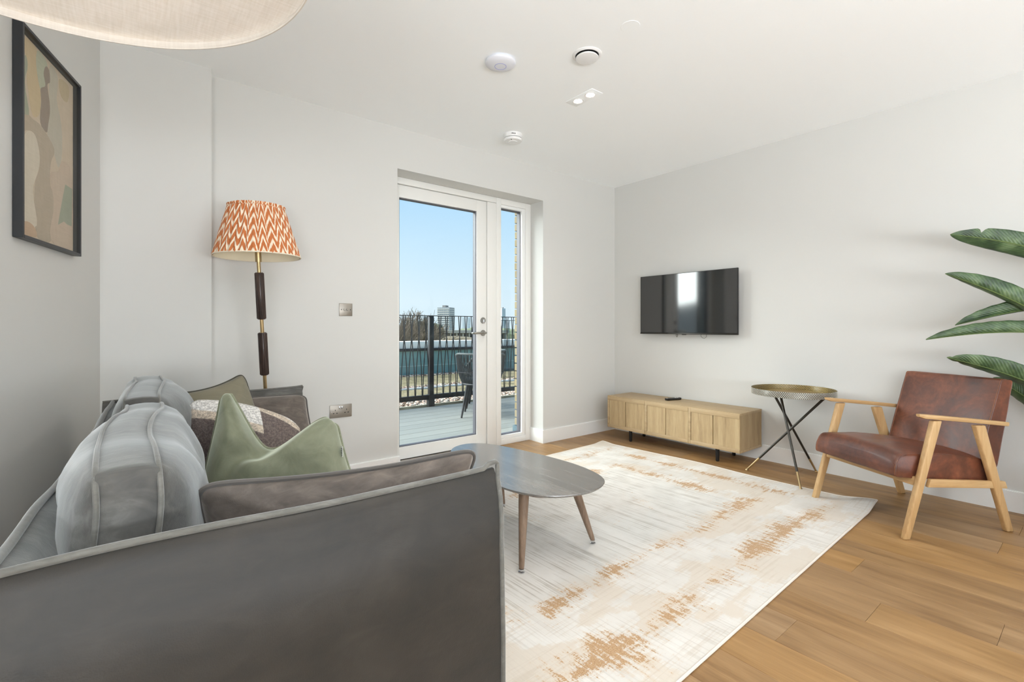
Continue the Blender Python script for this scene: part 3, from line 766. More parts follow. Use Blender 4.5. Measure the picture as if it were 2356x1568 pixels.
for fx, fy, tx, ty in ((1.306, 1.573, 1.355, 1.615), (1.752, 1.572, 1.665, 1.635), (1.707, 2.222, 1.62, 2.16), (1.375, 2.215, 1.43, 2.13)):
    m = MB(); a = Vector((fx, fy, rugz(0, 0)+.017)); b = Vector((tx, ty, .338))
    m.tube([a, a+(b-a)*.03, a+(b-a)*.85, b], [.0105, .012, .0225, .0235], 16); lg = mk('leg', m, M['walnut'], ct)
    m = MB(); m.lathe([(0, 0), (.0135, 0), (.0135, .004), (.006, .006), (.006, .010), (.0115, .011), (.0115, .017), (0, .017)], (fx, fy, rugz(0, 0)), 18); mk('foot_glide', m, M['chrome'], lg)

# ------------------------------------------------------------------ floor lamp
lamp = thing('floor_lamp', 'leaning floor lamp with pleated rust and cream zigzag shade behind the sofa', 'floor lamp', (.655, 3.085, 0))
def ray(px, py):
    return Vector((.62363, .78172, 0))+Vector((.78172, -.62363, 0))*((px-1178)/1106)+Vector((0, 0, 1))*((753-py)/1106)
LB = Vector((.655, 3.085, .02)); LT = Vector((.552, 2.925, 1.50)); LA = (LT-LB).normalized()
def lp(z): return LB+(LT-LB)*((z-LB.z)/(LT.z-LB.z))
m = MB(); m.lathe([(0, 0), (.118, 0), (.12, .004), (.12, .014), (.112, .020), (.02, .024), (.012, .035), (0, .035)], (.655, 3.085, 0), 48); mk('base', m, M['bronze'], lamp)
m = MB(); m.tube([lp(.02), lp(1.42)], .0098, 16); pole = mk('pole', m, M['brass'], lamp)
def fluted(z0, z1):
    m = MB(); A = lp(z0); B_ = lp(z1); q = LA.to_track_quat('Z', 'Y').to_matrix().to_4x4(); Mx = Matrix.Translation(A) @ q; h = (B_-A).length
    prof = [(0, 0), (.019, 0), (.0215, .003), (.0215, h-.003), (.019, h), (0, h)]
    m.lathe(prof, (0, 0, 0), 24, M=Mx)
    for k in range(14):
        a = 2*pi*k/14; m.tube([Mx @ Vector((.0212*cos(a), .0212*sin(a), .004)), Mx @ Vector((.0212*cos(a), .0212*sin(a), h-.004))], .0028, 6)
    mk('wood_sleeve', m, M['dark_wood'], lamp)
fluted(1.051+.045, 1.353); fluted(.782, 1.022)
m = MB(); m.tube([lp(1.41), lp(1.47)], .016, 16); mk('bulb_holder', m, M['brass'], lamp)
SC = Vector((.553, 2.925, 1.435)); RB_, RT_, SH = .215, .139, .262; NP = 46
tilt = Matrix.Translation(SC) @ Matrix.Rotation(radians(-1.2), 4, 'Y')
m = MB(); nu, nv = NP*6, 10; G = []; UV = []
prn = random.Random(3); pj = [prn.uniform(.6, 1.3) for _ in range(NP)]
for i in range(nu+1):
    g = []; uvr = []
    a = 2*pi*i/nu; ph = (i/6) % 1; amp = pj[(i//6) % NP]
    for j in range(nv+1):
        t = j/nv; r = RB_+(RT_-RB_)*t; pl = .0035*amp*(abs(sin(pi*ph))-.5)*2
        r += pl
        g.append(tilt @ Vector((r*cos(a), r*sin(a), SH*t))); uvr.append((i/nu, t))
    G.append(g); UV.append(uvr)
m.grid(G, uvs=UV); shade = mk('lampshade', m, M['ikat'], lamp, angle=120)
m = MB(); G = []
for i in range(97):
    a = 2*pi*i/96; G.append([tilt @ Vector(((RB_+(RT_-RB_)*t-.006)*cos(a), (RB_+(RT_-RB_)*t-.006)*sin(a), SH*t)) for t in (0, .5, 1)])
m.grid(G, flip=True); mk('lining', m, M['lining'], shade)
for r, z, nm in ((RB_, .002, 'hem'), (RT_, SH, 'top_frill')):
    m = MB()
    if nm == 'hem': m.tube([tilt @ Vector((r*cos(a), r*sin(a), z)) for a in (2*pi*k/96 for k in range(96))], .0035, 6, closed=True); mk(nm, m, M['cream_trim'], shade)
    else:
        G = []; UV = []
        for i in range(nu+1):
            a = 2*pi*i/nu; pl = .004*sin(i/6*2*pi)
            G.append([tilt @ Vector(((r+.002+pl*t)*cos(a), (r+.002+pl*t)*sin(a), z-.003+.017*t)) for t in (0, .5, 1)]); UV.append([(i/nu, .9+.06*t) for t in (0, .5, 1)])
        m.grid(G, uvs=UV); mk(nm, m, M['ikat'], shade, angle=120)
m = MB()
for k in range(3):
    a = 2*pi*k/3; m.tube([tilt @ Vector((0, 0, .06)), tilt @ Vector(((RB_+(RT_-RB_)*.2)*cos(a)*.97, (RB_+(RT_-RB_)*.2)*sin(a)*.97, .06))], .002, 6)
mk('shade_spider', m, M['brass'], lamp)

# ------------------------------------------------------------------ framed picture on the angled wall
PO = Vector((-.2866, 2.3605, 1.3625)); PD = WD; PNn = Vector((.9688, -.2480, 0))
pic = thing('framed_picture', 'black framed abstract print of muted organic shapes on the left wall', 'picture', PO-PNn*.028)
def pp(a, b, o=0):  # a along the wall, b up, o towards the room from the frame's front face
    return PO+PD*a+Vector((0, 0, b))+PNn*o
def pbox(m, a0, a1, b0, b1, o0, o1, bev=0):
    # hexa bottom ring then top ring
    return m.hexa([pp(a0, b0, o1), pp(a1, b0, o1), pp(a1, b0, o0), pp(a0, b0, o0), pp(a0, b1, o1), pp(a1, b1, o1), pp(a1, b1, o0), pp(a0, b1, o0)], bev, 1)
PWd, PHt = .5, .752
M['charcoal'] = plain('charcoal_frame', (38, 40, 43), .4)
for a0, a1, b0, b1 in ((0, .012, 0, PHt), (PWd-.012, PWd, 0, PHt), (.012, PWd-.012, 0, .012), (.012, PWd-.012, PHt-.012, PHt)):
    m = MB(); pbox(m, a0, a1, b0, b1, -.028, 0, .0012); mk('frame_rail', m, M['charcoal'], pic, smooth=False)
m = MB(); pbox(m, .012, PWd-.012, .012, PHt-.012, -.028, -.024); mk('backing_board', m, M['black'], pic, smooth=False)
def flat(name, col): return M.setdefault(name, linen(name, tuple(max(0, c-5) for c in col), tuple(min(255, c+4) for c in col)))
paper = MB(); pbox(paper, .020, PWd-.022, .016, PHt-.016, -.0238, -.0225); pr = mk('print', paper, flat('paper_stone', (214, 198, 180)), pic, smooth=False)
polys = [
 ('blob_grey', (200, 194, 182), [(.263, .721), (.331, .707), (.323, .608), (.363, .528), (.371, .413), (.339, .341), (.3, .383), (.241, .442), (.263, .53), (.256, .593)]),
 ('blob_sage', (172, 176, 160), [(.030, .61), (.076, .665), (.097, .646), (.07, .566), (.101, .464), (.064, .447), (.037, .486)]),
 ('blob_ochre', (214, 194, 162), [(.076, .728), (.126, .732), (.156, .722), (.160, .65), (.185, .594), (.18, .50), (.126, .47), (.09, .56), (.085, .60), (.089, .647), (.064, .689)]),
 ('blob_mint', (192, 196, 178), [(.159, .723), (.199, .732), (.241, .711), (.234, .629), (.206, .597), (.179, .597), (.152, .667)]),
 ('blob_mauve', (160, 146, 136), [(.227, .7), (.256, .698), (.263, .655), (.241, .632), (.263, .556), (.248, .484), (.234, .446), (.185, .467), (.192, .552), (.185, .594), (.224, .624), (.21, .663)]),
 ('blob_ochre_pale', (200, 184, 156), [(.347, .708), (.429, .718), (.437, .679), (.412, .639), (.355, .649)]),
 ('blob_taupe', (190, 176, 160), [(.026, .402), (.089, .456), (.126, .456), (.199, .453), (.3, .403), (.27, .34), (.263, .259), (.293, .2), (.27, .03), (.159, .03), (.139, .206), (.179, .299), (.159, .387), (.101, .403), (.058, .376), (.046, .288), (.026, .106)]),
 ('blob_cream', (220, 210, 196), [(.056, .351), (.089, .399), (.146, .401), (.179, .331), (.159, .262), (.126, .19), (.156, .069), (.044, .069), (.064, .204), (.052, .29)]),
 ('blob_rose', (208, 190, 174), [(.339, .327), (.371, .378), (.46, .349), (.46, .031), (.27, .038), (.297, .181), (.263, .292)]),
 ('blob_sage_dark', (168, 174, 158), [(.399, .289), (.468, .287), (.463, .125), (.42, .124), (.387, .131), (.331, .106), (.363, .196)]),
 ('blob_grey_sage', (150, 154, 146), [(.023, .07), (.07, .068), (.064, .037), (.029, .021)]),
 ('blob_peach', (204, 176, 152), [(.07, .068), (.133, .062), (.152, .025), (.029, .021)])]
for k, (nm, col, pl) in enumerate(polys):
    m = MB(); o0 = -.0225+k*.00006; sm = catmull(pl, 4) if 'grey_sage' not in nm and 'dark' not in nm else pl
    sm = [(min(max(x, .021), PWd-.023), min(max(y, .017), PHt-.017)) for x, y in sm]
    lo_ = [m.bm.verts.new(pp(x, y, o0-.0004)) for x, y in sm]; hi_ = [m.bm.verts.new(pp(x, y, o0+.0004)) for x, y in sm]
    m.bm.faces.new(hi_); m.bm.faces.new(lo_[::-1])
    for q in range(len(sm)): m.bm.faces.new((lo_[q], lo_[(q+1) % len(sm)], hi_[(q+1) % len(sm)], hi_[q]))
    mk('painted_shape', m, flat(nm, col), pr, smooth=False)
m = MB(); pbox(m, .010, PWd-.010, .010, PHt-.010, -.008, -.006); mk('glass_pane', m, M['picture_glass'], pic, smooth=False)

# ------------------------------------------------------------------ pendant lamp
PZ = 1.62; PC = Vector((-.1441, .8804, PZ)); PR = .385
pend = thing('pendant_lamp', 'very wide linen drum pendant with diffuser disc hanging over the sofa', 'pendant lamp', PC)
def ringp(r, z, n=128): return [PC+Vector((r*cos(2*pi*k/n), r*sin(2*pi*k/n), z)) for k in range(n)]
m = MB(); m.grid([ringp(PR, 0), ringp(PR+.009, .017), ringp(PR+.012, .10), ringp(PR+.016, .18), ringp(PR+.012, .21), ringp(PR+.009, .21), ringp(PR+.012, .18), ringp(PR+.008, .10), ringp(PR+.0065, .017), ringp(PR-.002, .001)], closed_v=True, closed_u=True)
mk('shade', m, M['linen_white'], pend, angle=60)
m = MB(); m.lathe([(0, .0165), (PR+.0065, .0165), (PR+.0065, .0180), (0, .0180)], PC, 128); mk('diffuser', m, M['linen_lit'], pend)
l = bpy.data.lights.new('pendant_bulb', 'POINT'); l.energy = 1.2; l.shadow_soft_size = .06; l.color = (1, .96, .92); lo = bpy.data.objects.new('pendant_bulb', l); COL.objects.link(lo); lo.location = PC+Vector((0, 0, .13))
m = MB(); m.tube(ringp(PR+.0005, .0005), .0022, 6, closed=True); mk('rim_binding', m, M['linen_white'], pend)
m = MB(); m.lathe([(0, -.004), (.012, -.004), (.016, .004), (.016, .0215), (0, .0215)], PC, 20); mk('finial', m, M['steel'], pend)
m = MB(); m.tube([PC+Vector((0, 0, .0245)), PC+Vector((0, 0, .20))], .006, 8); m.tube([PC+Vector((0, 0, .20)), PC+Vector((0, 0, H-PZ-.02))], .003, 8)
for k in range(3):
    a = 2*pi*k/3; m.tube([PC+Vector((0, 0, .195)), PC+Vector(((PR+.010)*cos(a), (PR+.010)*sin(a), .20))], .002, 6)
mk('flex', m, M['black_plastic'], pend)
m = MB(); m.lathe([(0, 0), (.045, 0), (.05, -.01), (.045, -.025), (0, -.03)], (PC.x, PC.y, H), 24); mk('ceiling_rose', m, M['white_plastic'], pend)

# ------------------------------------------------------------------ TV and its cabinet
tvx, ty0, ty1, tz0, tz1 = 3.868, 1.909, 2.860, .989, 1.538
tv = thing('television', 'wall-mounted black flat screen television with cable loops hanging below', 'television', (3.91, 2.385, tz0))
m = MB(); m.box((tvx+.001, ty0, tz0), (tvx+.018, ty1, tz1), .003); m.box((tvx+.018, ty0+.09, tz0+.03), (tvx+.045, ty1-.09, tz1-.16), .012); mk('casing', m, M['black_plastic'], tv)
t = NT('switched_off_screen'); t.set(Base_Color=(14, 14, 13), Roughness=.07, IOR=1.9, Specular_IOR_Level=.5)
M['screen'] = t.m
mk('screen', MB().box((tvx-.0005, ty0+.004, tz0+.016), (tvx+.002, ty1-.004, tz1-.004)), M['screen'], tv, smooth=False)
m = MB(); m.box((tvx-.002, ty0, tz0), (tvx+.004, ty1, tz0+.012), .001); mk('bottom_bezel', m, M['bronze'], tv)
m = MB(); m.box((tvx-.001, 2.375, tz0-.005), (tvx+.008, 2.415, tz0+.001), .001); mk('sensor_bar', m, M['black_plastic'], tv)
m = MB(); m.box((3.913, 2.2, 1.10), (3.9505, 2.56, 1.40), .002); mk('wall_bracket', m, M['black'], tv)
m = MB(); m.tube([(3.9, 2.488, tz0+.012), (3.9, 2.492, tz0-.012), (3.9, 2.484, tz0-.026), (3.9, 2.476, tz0-.012), (3.9, 2.480, tz0+.012)], .0022, 8); mk('cable_loop', m, M['black_plastic'], tv)
m = MB(); m.tube([(3.9, 2.235, tz0+.012), (3.9, 2.252, tz0-.010), (3.9, 2.238, tz0-.028), (3.9, 2.218, tz0-.034), (3.9, 2.198, tz0-.020), (3.9, 2.196, tz0+.0), (3.9, 2.205, tz0+.012)], .0016, 8); mk('cable_loop', m, M['bronze'], tv)

X0c, X1c, Y0c, Y1c, Z0c, Z1c = 3.572, 3.930, 1.747, 3.016, .106, .404
cab = thing('tv_cabinet', 'low limed oak media cabinet with three panelled doors and short black legs', 'cabinet', ((X0c+X1c)/2, (Y0c+Y1c)/2, 0))
m = MB(); m.box((X0c+.020, Y0c+.020, Z0c+.018), (X1c, Y1c-.020, Z1c-.018)); mk('carcass', m, M['cab_v'], cab, smooth=False)
m = MB(); m.box((X0c+.0, Y0c, Z1c-.018), (X1c, Y1c, Z1c), .0015); mk('top_board', m, M['cab_y'], cab)
m = MB(); m.box((X0c+.0, Y0c, Z0c), (X1c, Y1c, Z0c+.018), .0015); mk('bottom_board', m, M['cab_y'], cab)
for yy in (Y0c, Y1c-.016):
    m = MB(); m.box((X0c+.018, yy+.003, Z0c+.0185), (X1c, yy+.013, Z1c-.0185)); m.box((X0c+.002, yy, Z0c+.0185), (X0c+.020, yy+.016, Z1c-.0185), .001)
    mk('side_panel', m, M['cab_v'], cab, smooth=False)
dw = (Y1c-Y0c)/3
for k in range(3):
    a, b = Y0c+dw*k+.0015, Y0c+dw*(k+1)-.0015; z0, z1 = Z0c+.001, Z1c-.006
    fx0, fx1 = X0c-.004, X0c+.016
    if k == 1: fx0 -= .0
    m = MB(); st, rl = .020, .034
    m.box((fx0, b-st, z0), (fx1, b, z1), .001); 
    m.box((fx0, a, z1-rl), (fx1, b-st, z1), .001); m.box((fx0, a, z0), (fx1, b-st, z0+rl*.9), .001)
    mid = (a+b)/2
    dr = mk('door', m, M['cab_y'], cab)
    for p0, p1 in ((a, mid-.0035), (mid+.0035, b-st-.0045)):
        mk('door_panel', MB().box((fx0+.003, p0, z0+rl*.9+.0005), (fx1-.002, p1, z1-rl-.0005)), M['cab_v'], dr, smooth=False)
for x, y in ((3.620, 2.784), (3.620, 1.948), (3.885, 2.83), (3.885, 1.95)):
    m = MB(); m.lathe([(0, 0), (.010, 0), (.0135, .006), (.0155, .09), (.0155, .1055), (0, .1055)], (x, y, 0), 20); mk('leg', m, M['black'], cab)
# remote lying on the cabinet
rc = thing('remote_control', 'black remote control lying on the limed oak cabinet', 'remote control', (3.795, 2.455, Z1c), radians(-105))
m = MB(); G = []
for i in range(21):
    f = i/20; y = -.078+.156*f; w = .021+.003*cos(f*pi*2)-.006*(abs(2*f-1)**8); zb = .001+.007*abs(cos(f*pi*1.15))**2*.0; zt = .020-.003*sin(f*pi)
    G.append([Vector((w*cx_, y, (zb if s_ < 0 else zt)+(0 if s_ < 0 else -.003*abs(cx_)**3))) for cx_, s_ in ((-1, 1), (-.7, 1), (0, 1), (.7, 1), (1, 1), (1.0, 0), (.75, -1), (0, -1), (-.75, -1), (-1.0, 0))])
    for k_ in (5, 9): G[-1][k_].z = .010
V = m.grid(G, closed_v=True); m.bm.faces.new(V[0]); m.bm.faces.new(V[-1][::-1]); mk('body', m, M['black_plastic'], rc, local=True)
m = MB()
for r_ in range(7):
    for c_ in range(3): m.box((-.014+c_*.011, -.06+r_*.012, .0175), (-.008+c_*.011, -.054+r_*.012, .0195), .0008)
stuff(mk('small_buttons', m, M['charcoal'], rc, local=True))
for y in (.030, .052, -.072): m = MB(); m.lathe([(0, .0185), (.006, .0185), (.006, .0208), (0, .021)], (0, y, 0), 14); mk('button', m, M['white_plastic'], rc, local=True)

# ------------------------------------------------------------------ tray table
TC = Vector((3.656, 1.415, 0)); TR, TZ, TH = .262, .622, .042
tt = thing('tray_table', 'round tray side table with beaded brass rim on three crossed dark metal legs', 'side table', TC)
def rp(r, z, n=128): return [Vector((TC.x+r*cos(2*pi*k/n), TC.y+r*sin(2*pi*k/n), z)) for k in range(n)]
m = MB(); m.lathe([(0, TZ-TH), (TR-.002, TZ-TH), (TR-.002, TZ-TH+.004), (0, TZ-TH+.004)], TC, 96); mk('tray_floor', m, M['brass'], tt)
m = MB(); m.grid([rp(TR, TZ-TH), rp(TR, TZ-.001), rp(TR-.0008, TZ), rp(TR-.0022, TZ), rp(TR-.003, TZ-.001), rp(TR-.003, TZ-TH+.003)], closed_v=True, closed_u=True)
rim = mk('tray_rim', m, M['bronze'], tt)
M['pearl'] = plain('pale_bead', (232, 228, 214), .3, .1); M['gold_bead'] = plain('gold_bead', (222, 198, 128), .28, .7)
for inside, mat in ((0, M['pearl']), (1, M['gold_bead'])):
    m = MB(); nb = 150; rr = TR if not inside else TR-.003; sg = 1 if not inside else -1
    for row in range(5):
        for k in range(nb):
            a = 2*pi*(k+.5*(row % 2))/nb; z = TZ-TH+.0045+row*.0083; ca, sa = cos(a), sin(a); c = Vector((TC.x+rr*ca, TC.y+rr*sa, z)); tg = Vector((-sa, ca, 0)); nr = Vector((ca, sa, 0))*sg
            q = .0034; ring = [m.bm.verts.new(c+tg*q*cos(h)+Vector((0, 0, q*sin(h)))+nr*.0002) for h in (pi/3*j for j in range(6))]; top = m.bm.verts.new(c+nr*.0016)
            for j in range(6): m.bm.faces.new((ring[j], ring[(j+1) % 6], top))
    stuff(mk('rim_beading', m, mat, rim))
tops = {0: (1899, 912.5), 1: (1795, 906), 2: (1780, 905)}
feet = [Vector((3.554, 1.688, 0)), Vector((3.395, 1.264, 0)), Vector((3.905, 1.352, 0))]
C0 = Vector((0, 0, 1.05))
for k in range(3):
    r_ = ray(*tops[k]); r_2 = C0+r_*((TZ-TH-1.05)/r_.z)
    tp = r_2 if k != 9 else r_2
    # keep the top end under the tray
    dv = Vector((tp.x-TC.x, tp.y-TC.y, 0))
    if dv.length > TR*.8: tp = Vector((TC.x, TC.y, tp.z))+dv.normalized()*TR*.8
    tp.z = TZ-TH-.002
    a = feet[k]+Vector((0, 0, .006)); d = (tp-a)
    m = MB(); m.tube([a+d*.17, a+d*.985, tp], [.0075, .0085, .0085], 14); lg = mk('leg', m, M['bronze'], tt)
    m = MB(); m.tube([a+d*.008, a+d*.02, a+d*.171], [.0075, .0062, .0078], 14); m.lathe([(0, -.006), (.009, -.006), (.011, -.002), (.008, .006), (0, .008)], a, 18); mk('brass_foot', m, M['brass'], lg)

# ------------------------------------------------------------------ armchair (local: x forward, y towards the near arm, origin under the seat)
fdir = Vector((-.869, .495, 0)).normalized(); sdir = Vector((.495, .869, 0)).normalized()
NF = Vector((3.017, .647, 0)); f0, s0 = -.31, .287
org = NF+fdir*f0+sdir*s0
ch = thing('armchair', 'brown leather armchair with angled pale oak frame by the white wall', 'armchair', org, atan2(fdir.y, fdir.x))
def cl_(f, s, z): return Vector((f-f0, -(s-s0), z))
def bar(m, pts, half_s, w, bev=.006):
    """side-plane bar through (f,z) points; w = half width in the plane"""
def leg4(fb, ft, zt, s, wt, wb, th=.018, bev=.007):
    """tapered leg: (f at floor, f at top), centre line, thickness along s"""
    m = MB(); q = []
    for z, fc, w in ((0, fb, wb), (zt, ft, wt)):
        q += [cl_(fc-w, s-th, z), cl_(fc+w, s-th, z), cl_(fc+w, s+th, z), cl_(fc-w, s+th, z)]
    m.hexa(q, bev, 3); return m
for s in (0.0, .575):
    mk('leg', leg4(.004, -.174, .584, s, .0255, .0175, .014), M['oak'], ch, local=True)
    mk('leg', leg4(-.613, -.428, .553, s, .031, .020, .014), M['oak'], ch, local=True)
    m = MB(); pts = [(-.070, .619, .010), (-.10, .617, .020), (-.20, .607, .022), (-.40, .586, .021), (-.58, .566, .017), (-.605, .563, .012)]
    tops_, bots = [], []
    G = []
    for f, z, hw in pts:
        th = .020 if f < -.09 else .012
        prof = [(-hw, -th*.35), (-hw*.85, -th*.02), (0, 0), (hw*.85, -th*.02), (hw, -th*.35), (hw*.8, -th), (0, -th*1.12), (-hw*.8, -th)]
        G.append([cl_(f, s+a_, z+b_) for a_, b_ in prof])
    V = m.grid(G, closed_v=True); m.bm.faces.new(V[0]); m.bm.faces.new(V[-1][::-1]); mk('armrest', m, M['oak_x'], ch, local=True, angle=50)
    m = MB(); m.hexa([cl_(-.60, s-.010, .222), cl_(-.12, s-.010, .252), cl_(-.12, s+.010, .252), cl_(-.60, s+.010, .222), cl_(-.585, s-.010, .260), cl_(-.135, s-.010, .292), cl_(-.135, s+.010, .292), cl_(-.585, s+.010, .260)], .004); mk('side_rail', m, M['oak_x'], ch, local=True)
m = MB(); m.hexa([cl_(-.085, .012, .258), cl_(-.060, .012, .258), cl_(-.060, .563, .258), cl_(-.085, .563, .258), cl_(-.098, .012, .300), cl_(-.072, .012, .300), cl_(-.072, .563, .300), cl_(-.098, .563, .300)], .004); mk('front_rail', m, M['oak_y'], ch, local=True)
m = MB(); m.hexa([cl_(-.575, .012, .225), cl_(-.55, .012, .225), cl_(-.55, .563, .225), cl_(-.575, .563, .225), cl_(-.570, .012, .262), cl_(-.545, .012, .262), cl_(-.545, .563, .262), cl_(-.570, .563, .262)], .004); mk('rear_rail', m, M['oak_y'], ch, local=True)
def upholstered(name, section, s0_, s1_, crown, bowf=None):
    """closed (f,z) section swept across the chair with rounded, stitched ends"""
    m = MB(); ns = 26; N = len(section); cf = sum(p[0] for p in section)/N; cz = sum(p[1] for p in section)/N
    G = []
    for i in range(ns+1):
        A = 2*i/ns-1; s = s0_+(s1_-s0_)*i/ns
        k = 1-.020*smoothstep(.93, 1.0, abs(A)); row = []
        for j, (f, z) in enumerate(section):
            ff, zz = cf+(f-cf)*k, cz+(z-cz)*k
            w = crown(f, z); q = 1-abs(A)**2.6
            ff += w[0]*q; zz += w[1]*q
            row.append(cl_(ff+fuzz((f*9, s*9, z*9), 1, .002), s, zz+fuzz((f*7, s*7, z*7+3), 1, .0025)))
        G.append(row)
    V = m.grid(G, closed_v=True); m.bm.faces.new(V[0]); m.bm.faces.new(V[-1][::-1])
    o = mk(name, m, M['leather'], ch, local=True, angle=70)
    for i in (0, ns):
        ring = G[i]; cc = sum(ring, Vector())/N
        mm = MB(); mm.tube([p+(p-cc).normalized()*.0012+Vector((0, (-.001 if i == ns else .001)*-1, 0)) for p in ring], .0022, 6, closed=True); mk('stitched_seam', mm, M['leather'], o, local=True)
        mm = MB(); mm.tube([p+(p-cc).normalized()*.0016+Vector((0, (.006 if i == ns else -.006), 0)) for p in ring], .0008, 5, closed=True); mk('stitching', mm, M['stitch'], o, local=True)
    return o
def rounded(poly, r, n=5):
    out = []
    N = len(poly)
    for i in range(N):
        p = Vector((*poly[i][:2], 0)); a = Vector((*poly[i-1][:2], 0)); b = Vector((*poly[(i+1) % N][:2], 0)); rr = poly[i][2] if len(poly[i]) > 2 else r
        da, db = (a-p).normalized(), (b-p).normalized(); l = min(rr, (a-p).length*.45, (b-p).length*.45)
        for k in range(n+1):
            t = k/n; q = (p+da*l)*(1-t)**2+p*2*t*(1-t)+(p+db*l)*t*t; out.append((q.x, q.y))
    # densify
    res = []
    for i in range(len(out)):
        a, b = Vector(out[i]), Vector(out[(i+1) % len(out)]); k = max(1, int((b-a).length/.03))
        for j in range(k): q = a+(b-a)*j/k; res.append((q.x, q.y))
    return res
seat_sec = rounded([(.030, .301, .018), (.028, .350, .02), (-.005, .412, .045), (-.25, .405, .05), (-.485, .372, .03), (-.585, .335, .04), (-.575, .252, .01), (-.40, .264, .03), (-.12, .286, .03)], .02)
upholstered('seat', seat_sec, .030, .545, lambda f, z: (0, .022 if z > .36 else 0))
back_sec = rounded([(-.478, .345, .02), (-.545, .56, .1), (-.617, .782, .014), (-.686, .776, .018), (-.640, .56, .1), (-.585, .315, .02), (-.50, .315, .02)], .02)
upholstered('backrest', back_sec, .030, .545, lambda f, z: (.010 if f > -.64+(.56-z)*.3 else 0, 0.0))

# ------------------------------------------------------------------ strelitzia beyond the armchair
PB = Vector((3.62, .02, 0))
pl = thing('potted_strelitzia', 'tall strelitzia plant with long split green leaves behind the leather armchair', 'plant', PB)
m = MB(); m.lathe([(0, 0), (.11, 0), (.13, .02), (.15, .28), (.152, .30), (.14, .30), (.135, .27), (0, .27)], PB, 40); mk('pot', m, M['pot'], pl)
m = MB(); m.lathe([(0, .268), (.134, .268), (.12, .278), (0, .285)], PB, 24); mk('soil', m, M['soil'], pl)
def P3(px, py, D): return C0+ray(px, py)*D
def strel(tip, base, width, fold, roll, notches, seed):
    """leaf from petiole joint `base` to `tip`; width full breadth; fold = how far the halves close; roll about the rib"""
    tip, base = Vector(tip), Vector(base); L_ = (tip-base).length; d = (tip-base)/L_
    side = d.cross(Vector((0, 0, 1))).normalized(); up = side.cross(d).normalized()
    R = Matrix.Rotation(roll, 3, d); side, up = R @ side, R @ up
    m = MB(); nl, nw = 60, 8; G = []; UV = []
    droop = .05*L_
    for i in range(nl+1):
        t = i/nl; c = base+(tip-base)*t+Vector((0, 0, droop*sin(pi*t)))
        w = width/2*(sin(pi*min(1, t*.98+.02)**.75)**.62 if t < .999 else 0.0)*(1 if t < .8 else 1)
        w = width/2*max(0.0, (1-(2*t-.9)**2*1.0 if t < .45 else (1-((t-.45)/.55)**2.6)))**.7 if 0 < t < 1 else 0.002
        row = []; ur = []
        for j in range(-nw, nw+1):
            s = j/nw; ang = fold*abs(s)**.8
            ww = w*abs(s)
            for (nt, ns, dep) in notches:   # a tear in the blade edge
                if (s > 0) == (ns > 0) and abs(t-nt) < .022: ww *= 1-dep*(1-abs(t-nt)/.022)*abs(s)**2
            ruf = .0014*sin(t*60+seed)*abs(s)**2
            row.append(c+side*(ww*cos(ang)*(1 if s >= 0 else -1))+up*(ww*sin(ang)+ruf)); ur.append((.5+s/2, t))
        G.append(row); UV.append(ur)
    m.grid(G, uvs=UV)
    geo = m
    o = mk('leaf', m, M['leaf'], pl, angle=60)
    sol = o.modifiers.new('thickness', 'SOLIDIFY'); sol.thickness = .0012; sol.offset = 0
    # rib and stalk
    mm = MB(); mid = [G[i][nw]-up*.001 for i in range(0, nl+1, 4)]
    mm.tube(mid, [.0045*(1-.8*k/len(mid)) for k in range(len(mid))], 6); mk('midrib', mm, M['stem'], o)
    foot = Vector((PB.x+.04*cos(seed), PB.y+.04*sin(seed), .272)); h = base-foot
    k1 = foot+Vector((h.x*.15, h.y*.15, h.z*.55)); k2 = foot+Vector((h.x*.6, h.y*.6, h.z*.92))
    st_ = [((1-t)**3)*foot+3*t*(1-t)**2*k1+3*t*t*(1-t)*k2+t**3*base for t in (q/14 for q in range(15))]
    mm = MB(); mm.tube(st_, [.011-.006*q/14 for q in range(15)], 8); mk('stalk', mm, M['stem'], pl)
strel(P3(2186, 539, 2.620), P3(2530, 622, 2.42), .132, .35, radians(62), [(.80, -1, .5)], 1.0)
strel(P3(2174, 629, 2.620), P3(2540, 812, 2.40), .150, .85, radians(40), [(.90, 1, .5), (.52, -1, .3)], 2.2)
strel(P3(2197, 748, 2.680), P3(2520, 700, 2.42), .120, .75, radians(40), [(.86, 1, .6), (.94, 1, .5)], 3.1)
strel(P3(2130, 781, 2.660), P3(2520, 775, 2.40), .120, 1.05, radians(32), [(.86, 1, .5)], 4.0)
strel(P3(2178, 822, 2.680), P3(2500, 940, 2.42), .150, .5, radians(45), [(.90, 1, .6), (.97, -1, .6), (.5, 1, .2)], 5.0)
strel(P3(2285, 868, 2.705), P3(2470, 1000, 2.46), .120, .5, radians(75), [], 6.0)
strel(P3(2700, 560, 2.1), P3(2560, 760, 2.35), .14, .6, radians(20), [(.7, 1, .4)], 7.0)

